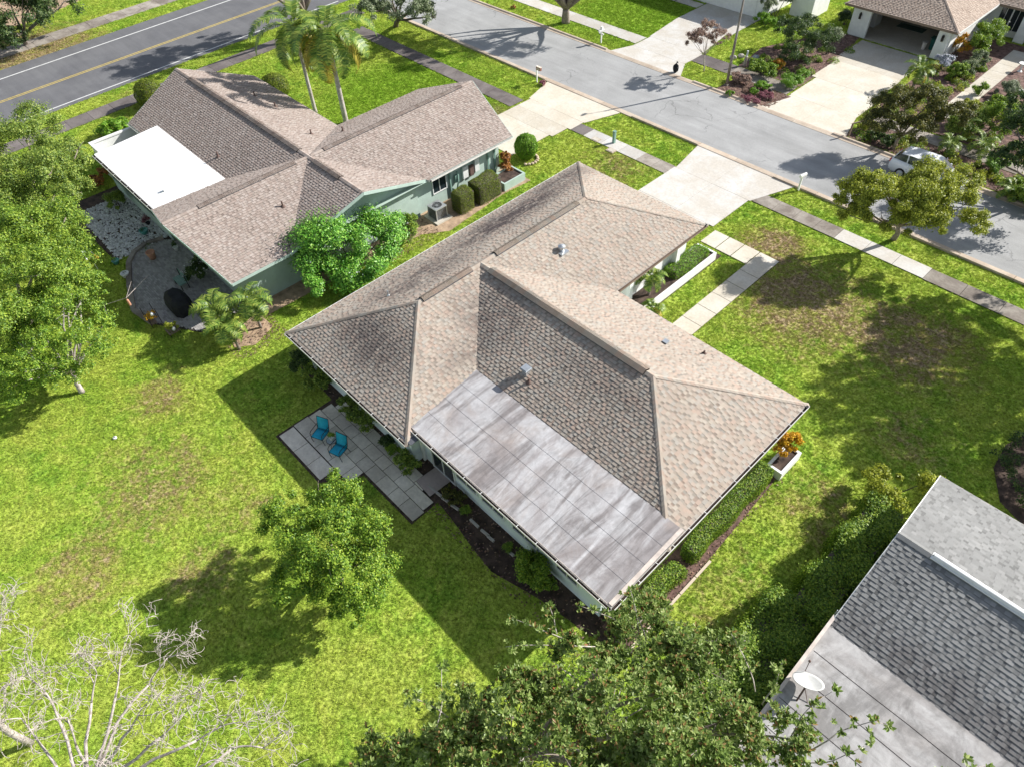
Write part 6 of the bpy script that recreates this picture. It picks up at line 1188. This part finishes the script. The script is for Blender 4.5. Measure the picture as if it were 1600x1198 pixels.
vs = [(p[0], p[1], .9) for p in ring]+[(p[0], p[1], .88) for p in sq]+[(p[0], p[1], .80) for p in ring]+[(p[0], p[1], .82) for p in sq]
m.add(vs, [(i, n+i, n+(i+1) % n, (i+1) % n) for i in range(n)]+[(i, (i+1) % n, 2*n+(i+1) % n, 2*n+i) for i in range(n)]+[(n+i, 3*n+i, 3*n+(i+1) % n, n+(i+1) % n) for i in range(n)]); top = m.build('top_panel', M['alu'], t)
m = MB(); 
for k in range(1, 6): m.tube([(x+k*.065*math.cos(i*.4189), y+k*.065*math.sin(i*.4189), .895) for i in range(16)], .005, 4, False)
for i in range(4): m.tube([(x-.33*math.cos(i*.785), y-.33*math.sin(i*.785), .893), (x+.33*math.cos(i*.785), y+.33*math.sin(i*.785), .893)], .006, 4)
m.build('fan_grille', M['alu'], t); m = MB(); m.cyl(x, y, .74, .86, .09); m.build('fan_hub', M['alu'], t)
for i in range(3):
    m = MB(); c, s = math.cos(i*2.094), math.sin(i*2.094); m.add([(x+c*.06-s*.05, y+s*.06+c*.05, .82), (x+c*.06+s*.05, y+s*.06-c*.05, .78), (x+c*.3+s*.13, y+s*.3-c*.13, .77), (x+c*.3-s*.1, y+s*.3+c*.1, .83)], [(0, 1, 2, 3), (3, 2, 1, 0)]); m.build('fan_blade', M['galv'], t)
# mailboxes
def mailbox(label, x, y, yaw, h=1.05, post='white', box='white', lean=0):
    t = thing('mailbox', label, 'mailbox', (x, y, 0)); c, s = math.cos(yaw), math.sin(yaw)
    m = MB(); m.box(x-.05, y-.05, 0, x+.05, y+.05, h); m.build('post', M[post], t)
    m = MB(); n = 8; L0, L1 = -.22, .32; prof = [(-.09, 0), (.09, 0)]+[(.09*math.cos(a_), .10+.09*math.sin(a_)) for a_ in np.linspace(0, math.pi, n)]
    vs = [(x+c*l-s*q, y+s*l+c*q, h+r) for l in (L0, L1) for q, r in prof]; k = len(prof)
    m.add(vs, [tuple(range(k)), tuple(range(k, 2*k))[::-1]]+[(i, k+i, k+(i+1) % k, (i+1) % k) for i in range(k)]); b = m.build('box', M[box], t, smooth=False)
    m = MB(); m.beam((x+c*.05-s*.1, y+s*.05+c*.1, h+.1), (x+c*.05-s*.1, y+s*.05+c*.1, h+.24), .012, .05); m.build('flag', M['red'], b); return t
a_ = at(1247, 298); mailbox('white mailbox on a white post at the kerb in front of the tan house', a_.x, a_.y, math.radians(80), 1.0)
a_ = at(939, 68); t = mailbox('white mailbox with a cross arm on the far verge beside the opposite driveway', a_.x, a_.y, math.radians(-100), 1.0)
m = MB(); m.box(a_.x-.25, a_.y-.04, .75, a_.x+.25, a_.y+.04, .84); m.box(a_.x-.09, a_.y-.09, 1.2, a_.x+.09, a_.y+.09, 1.4); m.build('cross_arm', M['white'], t)
a_ = at(839, 129); t = thing('mailbox', 'white post with a red brown mailbox plaque by the left driveway', 'mailbox', (a_.x, a_.y, 0)); x, y = a_.x, a_.y
m = MB(); m.box(x-.045, y-.045, 0, x+.045, y+.045, 1.35); m.build('post', M['white'], t); m = MB(); m.box(x+.0, y-.1, 1.05, x+.48, y+.06, 1.3, tone=(.27, .12, .09, 1)); b = m.build('box', M['tone'], t)
m = MB(); m.box(x-.02, y-.12, 1.3, x+.5, y+.08, 1.33, tone=(.7, .6, .5, 1)); m.build('lid', M['tone'], b)
for i in range(4): bx(b, 'numeral', 'white', x+.08+i*.09, y-.108, 1.12, x+.12+i*.09, y-.101, 1.23)
# green utility post and covers
a_ = at(959, 224); t = thing('utility_pedestal', 'green utility pedestal standing beside the short sidewalk', 'utility post', (a_.x, a_.y, 0)); bx(t, 'post', 'teal_dark', a_.x-.09, a_.y-.09, 0, a_.x+.09, a_.y+.09, .85); bx(t, 'cap', 'teal_dark', a_.x-.11, a_.y-.11, .85, a_.x+.11, a_.y+.11, .92)
for p_, lb in (((931, 219), 'tan meter box lid set in the lawn near the left driveway'), ((955, 236), 'pale meter box lid set in the lawn below the green pedestal')):
    a_ = at(*p_); t = thing('meter_lid', lb, 'meter lid', (a_.x, a_.y, 0)); bx(t, 'frame', 'conc_curb', a_.x-.32, a_.y-.24, 0, a_.x+.32, a_.y+.24, .05); bx(t, 'lid', 'conc_walk', a_.x-.24, a_.y-.17, .05, a_.x+.24, a_.y+.17, .07); NOGRASS.append(rect(a_.x-.32, a_.y-.24, a_.x+.32, a_.y+.24))
for p_, lb in (((180, 684), 'small white cap on the rear lawn near the left tree'),):
    a_ = at(*p_); t = thing('cleanout_cap', lb, 'drain cap', (a_.x, a_.y, 0)); m = MB(); m.lathe(a_.x, a_.y, [(.09, 0), (.09, .06), (.07, .075), (.001, .075)], 12); m.build('cap', M['white'], t); m = MB(); m.cyl(a_.x, a_.y, .075, .1, .025); m.build('nut', M['black'], t)
# street light
a_ = at(1135, 134); x, y = a_.x, a_.y; t = thing('street_light', 'tall tapered grey street light pole at the far kerb', 'street light', (x, y, 0))
m = MB(); m.tube([(x, y, 0), (x, y, 3.2), (x, y, 6.4)], [.12, .095, .07], 12); m.build('pole', M['conc_old'], t, smooth=True)
m = MB(); m.tube([(x, y, 6.3), (x-.3, y-.5, 6.55), (x-.55, y-.95, 6.6)], .03, 8); m.build('arm', M['galv'], t); m = MB(); m.ball((x-.7, y-1.2, 6.55), (.13, .3, .09), 12, 8); m.build('lamp_head', M['galv'], t, smooth=True)
bx(t, 'base_collar', 'conc_old', x-.15, y-.15, 0, x+.15, y+.15, .12)
# black bag (tied), black bollard lamp
a_ = at(1055, 114); t = thing('rubbish_bag', 'shiny black rubbish bag standing on the opposite driveway apron', 'rubbish bag', (a_.x, a_.y, .03))
m = MB(); m.ball((a_.x, a_.y, .36), (.24, .22, .34), 14, 10, jit=.12); m.tube([(a_.x, a_.y, .62), (a_.x+.02, a_.y, .78), (a_.x+.08, a_.y, .86)], [.07, .03, .09], 8); m.build('bag', M['black'], t); m = MB(); m.cyl(a_.x+.01, a_.y, .7, .73, .045); m.build('tie', M['black'], t)
a_ = at(1202, 147); t = thing('garden_light', 'dark round garden spotlight in the street side bed', 'garden light', (a_.x, a_.y, 0)); m = MB(); m.ball((a_.x, a_.y, .22), (.17, .17, .17), 12, 8); m.build('lamp_body', M['black'], t); m = MB(); m.cyl(a_.x, a_.y, 0, .1, .05); m.build('stake', M['black'], t)
for p_, h_, lb in (((1163, 103), .75, 'leaning pale rock column with a white cap by the clipped grass'),):
    a_ = at(*p_); t = thing('garden_post', lb, 'garden post', (a_.x, a_.y, 0)); m = MB(); m.tube([(a_.x, a_.y, 0), (a_.x+.03, a_.y, h_)], .14, 10, tone=(.42, .37, .31, 1)); m.build('post', M['tone'], t, smooth=False); m = MB(); m.tube([(a_.x+.03, a_.y, h_), (a_.x+.05, a_.y, h_+.45)], .07, 10, tone=(.62, .65, .68, 1)); m.build('cap', M['tone'], t)
rk = MB()
for p_ in ((1145, 92), (1158, 90), (1175, 98), (1181, 92)):
    a_ = at(*p_); t = thing('garden_rock', {1145: 'pale rock', 1158: 'flat cream rock', 1175: 'grey blue boulder', 1181: 'small grey boulder'}[p_[0]]+' on the grass behind the street light', 'rock', (a_.x, a_.y, 0)); m = MB(); m.ball((a_.x, a_.y, .1), (.3, .22, .2), 9, 6, tone=(.5, .46, .4, 1) if p_[0] < 1170 else (.33, .37, .4, 1), jit=.14); m.build('rock', M['stone'], t)
# stones by the lime ball shrub
a_ = at(828, 252); t = thing('stone_ring', 'curved row of tan stones at the foot of the lime green ball shrub', 'edging', (a_.x, a_.y, 0))
for i in range(9):
    q = i/8*2.6-.9; cx_, cy_ = a_.x-.3+.75*math.cos(q), a_.y+.5+.75*math.sin(q)-.5; m = MB(); m.ball((cx_, cy_, .07), (.13, .12, .09), 7, 5, tone=(.5, .4, .3, 1), jit=.12); m.build('stone', M['stone'], t)
# planter boxes
def planter(label, x0, y0, x1, y1, h, mat, wt=.12, soil='soil'):
    t = thing('planter_box', label, 'planter', ((x0+x1)/2, (y0+y1)/2, 0))
    for a_ in ((x0, y0, x1, y0+wt), (x0, y1-wt, x1, y1), (x0, y0+wt+.001, x0+wt, y1-wt-.001), (x1-wt, y0+wt+.001, x1, y1-wt-.001)): bx(t, 'planter_wall', mat, a_[0], a_[1], 0, a_[2], a_[3], h)
    bx(t, 'soil', soil, x0+wt, y0+wt, 0, x1-wt, y1-wt, h-.08); NOGRASS.append(rect(x0, y0, x1, y1)); return t
planter('long white masonry planter along the entry of the tan house', -16.55, 23.0, -15.25, 29.75, .52, 'wall_white')
planter('white planter box at the right corner of the tan house', -5.2, 19.1, -4.45, 20.7, .5, 'wall_white')
planter('pale mint planter box below the rusty croton', -30.7, 26.2, -29.3, 28.1, .55, 'wall_teal')
a_ = at(962, 462)
bx(H1, 'entry_slab', 'white', -17.0, 22.0, .0, -15.4, 22.95, .5)
# satellite dish on the grey house's flat roof
a_ = at(1239, 1103, 2.72); x, y, z = a_.x, a_.y, 2.62; t = thing('satellite_dish', 'pale round satellite dish standing on the grey flat roof', 'satellite dish', (x, y, z))
m = MB(); hd = at(1262, 1068, 3.4); m.tube([(x, y, z+.02), tuple(hd+Vector((0, 0, -.1)))], .028, 8); m.tube([(x+.5, y+.15, z+.03), tuple(hd+Vector((0, 0, -.3)))], .012, 6); m.build('mast', M['pipe'], t); bx(t, 'foot_plate', 'roof_dark', x-.12, y-.12, z, x+.12, y+.12, z+.02)
ax = Vector((-.35, .55, .75)).normalized(); q = ax.to_track_quat('Z', 'Y').to_matrix(); m = MB(); vs = []; nr, na = 6, 28
for side, dz in ((0, 0), (1, -.012)):
    for i in range(nr+1):
        for k in range(na):
            r = .46*i/nr; v = Vector((r*1.0*math.cos(k*2*math.pi/na), r*1.12*math.sin(k*2*math.pi/na), .55*r*r+dz)); vs.append(hd+q @ v)
fs = [(i*na+k, i*na+(k+1) % na, (i+1)*na+(k+1) % na, (i+1)*na+k) for i in range(nr) for k in range(na)]; o_ = (nr+1)*na; fs += [tuple(j+o_ for j in f[::-1]) for f in fs]+[(nr*na+k, nr*na+(k+1) % na, o_+nr*na+(k+1) % na, o_+nr*na+k) for k in range(na)]
m.add(vs, fs); m.build('dish', M['soffit'], t, smooth=True)
m = MB(); lb_ = hd+q @ Vector((0, -.5, .15)); fb_ = hd+q @ Vector((0, -.25, .62)); m.tube([tuple(lb_), tuple(fb_)], .012, 6); m.build('feed_arm', M['pipe'], t); m = MB(); m.ball(tuple(fb_), .045, 8, 6); m.build('receiver', M['pipe'], t)
# wooden arch at the garage driveway corner
a_ = at(1336, 210); t = thing('garden_gate', 'weathered wooden gate frame with driftwood at the corner of the garage driveway', 'garden gate', (a_.x, a_.y, 0)); x, y = a_.x, a_.y
for p_, q_ in (((1326, 213), (1328, 187)), ((1357, 205), (1362, 190))): 
    b_ = at(*p_); m = MB(); m.box(b_.x-.05, b_.y-.05, 0, b_.x+.05, b_.y+.05, .95); m.build('post', M['brown_trim'], t)
b0_, b1_ = at(1326, 213), at(1357, 205); m = MB(); m.beam((b0_.x, b0_.y, .93), (b1_.x, b1_.y, .93), .07, .08); m.build('top_rail', M['brown_trim'], t)
for p_ in ((1366, 205), (1372, 212)):
    b_ = at(*p_); tt = MB(); limb(tt, (b_.x, b_.y, 0), (b_.x+rnd.uniform(-.3, .3), b_.y+.2, 1.0), .05, .02, .2, 4, 6); tt.build('driftwood', M['bark_pale'], t)
# white ornaments in the right garden
for p_, lb, s_ in (((1593, 112), 'white birdbath at the right edge of the top garden', .5), ((1598, 145), 'flat white stone at the right edge of the top garden', .12)):
    a_ = at(*p_); t = thing('birdbath' if s_ > .3 else 'flat_stone', lb, 'birdbath' if s_ > .3 else 'stone', (a_.x, a_.y, 0)); m = MB()
    m.lathe(a_.x, a_.y, [(.2, 0), (.08, .1), (.08, s_), (.3, s_+.1), (.3, s_+.14), (.001, s_+.08)] if s_ > .3 else [(.32, 0), (.34, .06), (.28, .1), (.001, .1)], 16); m.build('bowl' if s_ > .3 else 'top', M['white'], t)
# ------------------------------------------------------------------ parked car: rear to the left, pointing +x
cx_, cy_ = -10.35, 45.75
t = thing('parked_car', 'white hatchback parked at the far kerb, half hidden by the yellow green tree', 'car', (cx_, cy_, 0)); W2 = .9
st_ = [(-2.25, .45, .72, .74), (-2.2, .32, 1.0, .82), (-1.9, .26, 1.06, .88), (-1.2, .24, 1.02, .90), (0, .24, .98, .90), (1.0, .24, .95, .90), (1.5, .26, .88, .88), (2.05, .32, .74, .82), (2.28, .42, .6, .68)]
m = MB(); vs = []
for (x, z0, z1, hw) in st_:
    for (yy, zz) in ((-hw*.96, z0), (-hw, (z0+z1)/2), (-hw*.97, z1-.06), (-hw*.88, z1), (hw*.88, z1), (hw*.97, z1-.06), (hw, (z0+z1)/2), (hw*.96, z0)): vs.append((cx_+x, cy_+yy, zz))
n = len(st_); m.add(vs, [(i*8+k, (i+1)*8+k, (i+1)*8+(k+1) % 8, i*8+(k+1) % 8) for i in range(n-1) for k in range(8)]+[tuple(range(8)), tuple(range((n-1)*8, n*8))[::-1]]); body = m.build('body', M['paint'], t, smooth=True)
m = MB(); gh = [(-2.1, 1.05, .76), (-1.75, 1.42, .66), (-1.2, 1.49, .64), (0.2, 1.5, .64), (.45, 1.46, .63), (1.15, .97, .76)]; vs = []
for x, z, hw in gh: vs += [(cx_+x, cy_-hw, z), (cx_+x, cy_+hw, z)]
base_ = [(cx_-2.1, cy_-.8, 1.0), (cx_-2.1, cy_+.8, 1.0), (cx_+1.2, cy_-.8, .95), (cx_+1.2, cy_+.8, .95)]
m.add(vs, [(2*i, 2*i+1, 2*i+3, 2*i+2)[::-1] for i in (1, 2, 3)]); m.build('car_roof', M['paint'], t)
m = MB(); m.add([vs[0], vs[1], vs[3], vs[2]], [(0, 1, 2, 3)[::-1]]); m.build('rear_window', M['glass'], t); m = MB(); m.add([vs[8], vs[9], vs[11], vs[10]], [(0, 1, 2, 3)[::-1]]); m.build('windscreen', M['glass'], t)
for s in (0, 1):
    m = MB(); sd = [vs[2*i+s] for i in range(6)]; m.add(sd+[(cx_+1.15, sd[0][1], .97)], [tuple(range(6)) if s else tuple(range(6))[::-1]]); m.build('side_window', M['glass'], t)
    m = MB(); y_ = cy_+(-.74 if s == 0 else .74)
    for x in (-1.25, -.35, .55): m.beam((cx_+x, y_+(.04 if s == 0 else -.04), 1.46), (cx_+x+.05, y_+(-.03 if s == 0 else .03), 1.0), .07, .03)
    m.build('window_pillar', M['paint'], t)
for sx in (-1.35, 1.4):
    for sy in (-1, 1):
        wx, wy_ = cx_+sx, cy_+sy*.80; m = MB(); m.tube([(wx, wy_-.11, .32), (wx, wy_+.11, .32)], .32, 20); wh = m.build('wheel', M['tyre'], t); m = MB(); m.tube([(wx, wy_+sy*.105, .32), (wx, wy_+sy*.12, .32)], .2, 14); m.build('rim', M['alu'], wh)
for sy in (-1, 1):
    bx(t, 'tail_light', 'red', cx_-2.27, cy_+sy*.7-.1, .78, cx_-2.17, cy_+sy*.7+.1, .98); bx(t, 'headlight', 'glass', cx_+2.1, cy_+sy*.62-.14, .6, cx_+2.24, cy_+sy*.62+.14, .72)
    m = MB(); m.ball((cx_+.85, cy_+sy*.98, 1.0), (.08, .1, .07), 8, 6); m.build('mirror', M['paint'], t)
# ------------------------------------------------------------------ grass: tufts set on points of the lawn in view
def in_poly(x, y, poly):
    c = np.zeros(len(x), bool)
    for i in range(len(poly)):
        x1, y1 = poly[i-1]; x2, y2 = poly[i]
        if y1 == y2: continue
        cond = ((y1 > y) != (y2 > y)) & (x < (x2-x1)*(y-y1)/(y2-y1)+x1); c ^= cond
    return c
def tuft(nb, h, wd, sp):
    m = MB()
    for i in range(nb):
        a_ = rnd.uniform(0, 6.28); r = rnd.uniform(0, sp); b = Vector((r*math.cos(a_), r*math.sin(a_), 0)); a2 = rnd.uniform(0, 6.28); s = Vector((math.cos(a2), math.sin(a2), 0))*wd*.5
        l = Vector((math.cos(a2+1.57), math.sin(a2+1.57), 0))*h*rnd.uniform(.2, .9); hh = h*rnd.uniform(.6, 1.2); k = rnd.random()
        m.add([b-s, b+s, b+l*.4+Vector((0, 0, hh*.6))+s*.7, b+l*.4+Vector((0, 0, hh*.6))-s*.7, b+l+Vector((0, 0, hh))], [(0, 1, 2, 3), (3, 2, 4)], (k, k, k, 1))
    return m
pool = bpy.data.collections.new('tuft_pool')
for i in range(4):
    o = tuft(11, .052, .017, .085).build('tuft', M['blade']); COL.objects.unlink(o); pool.objects.link(o)
N = 1500000
fx0, fx1, fy0, fy1 = -90, 9, -12, 72
x = rng.uniform(fx0, fx1, N); y = rng.uniform(fy0, fy1, N)
V = np.stack([x, y, np.full(N, -HCAM)], 1); F_ = np.array(_f); R_ = np.array(_r); U_ = np.array(_u); zz = V @ F_
px = 800+FPX*(V @ R_)/zz; py = 599-FPX*(V @ U_)/zz
keep = (zz > 1) & (px > -60) & (px < 1660) & (py > -60) & (py < 1270) & (rng.uniform(0, 1, N) < np.clip((34/zz)**2.0, .12, 1.0))
x, y, zz = x[keep], y[keep], zz[keep]
ex = np.zeros(len(x), bool)
for pl_ in NOGRASS: ex |= in_poly(x, y, pl_)
x, y, zz = x[~ex], y[~ex], zz[~ex]
me = bpy.data.meshes.new('lawn_grass'); me.vertices.add(len(x)); me.vertices.foreach_set('co', np.stack([x, y, np.full(len(x), -.022)], 1).astype(np.float32).ravel())
sa = me.attributes.new('size', 'FLOAT', 'POINT'); sa.data.foreach_set('value', (rng.uniform(.65, 1.25, len(x))*np.clip(zz/34, .9, 1.9)).astype(np.float32))
ra = me.attributes.new('turn', 'FLOAT', 'POINT'); ra.data.foreach_set('value', rng.uniform(0, 6.28, len(x)).astype(np.float32))
me.update(); go = link('lawn_grass', me, None, 'stuff', 'short green and yellowing lawn grass around the houses and verges'); me.materials.append(M['blade'])
ng = bpy.data.node_groups.new('grass_nodes', 'GeometryNodeTree'); ng.interface.new_socket('Geometry', in_out='INPUT', socket_type='NodeSocketGeometry'); ng.interface.new_socket('Geometry', in_out='OUTPUT', socket_type='NodeSocketGeometry')
gi, go_ = ng.nodes.new('NodeGroupInput'), ng.nodes.new('NodeGroupOutput'); ip = ng.nodes.new('GeometryNodeInstanceOnPoints'); ci = ng.nodes.new('GeometryNodeCollectionInfo')
ci.inputs['Collection'].default_value = pool; ci.inputs['Separate Children'].default_value = True; ci.inputs['Reset Children'].default_value = True; ip.inputs['Pick Instance'].default_value = True
n1 = ng.nodes.new('GeometryNodeInputNamedAttribute'); n1.data_type = 'FLOAT'; n1.inputs[0].default_value = 'size'; n2 = ng.nodes.new('GeometryNodeInputNamedAttribute'); n2.data_type = 'FLOAT'; n2.inputs[0].default_value = 'turn'
cx3 = ng.nodes.new('ShaderNodeCombineXYZ'); L_ = ng.links.new
L_(gi.outputs[0], ip.inputs['Points']); L_(ci.outputs[0], ip.inputs['Instance']); L_(n1.outputs[0], ip.inputs['Scale']); L_(n2.outputs[0], cx3.inputs[2]); L_(cx3.outputs[0], ip.inputs['Rotation']); L_(ip.outputs[0], go_.inputs[0])
md = go.modifiers.new('grass', 'NODES'); md.node_group = ng
print('grass tufts', len(x))
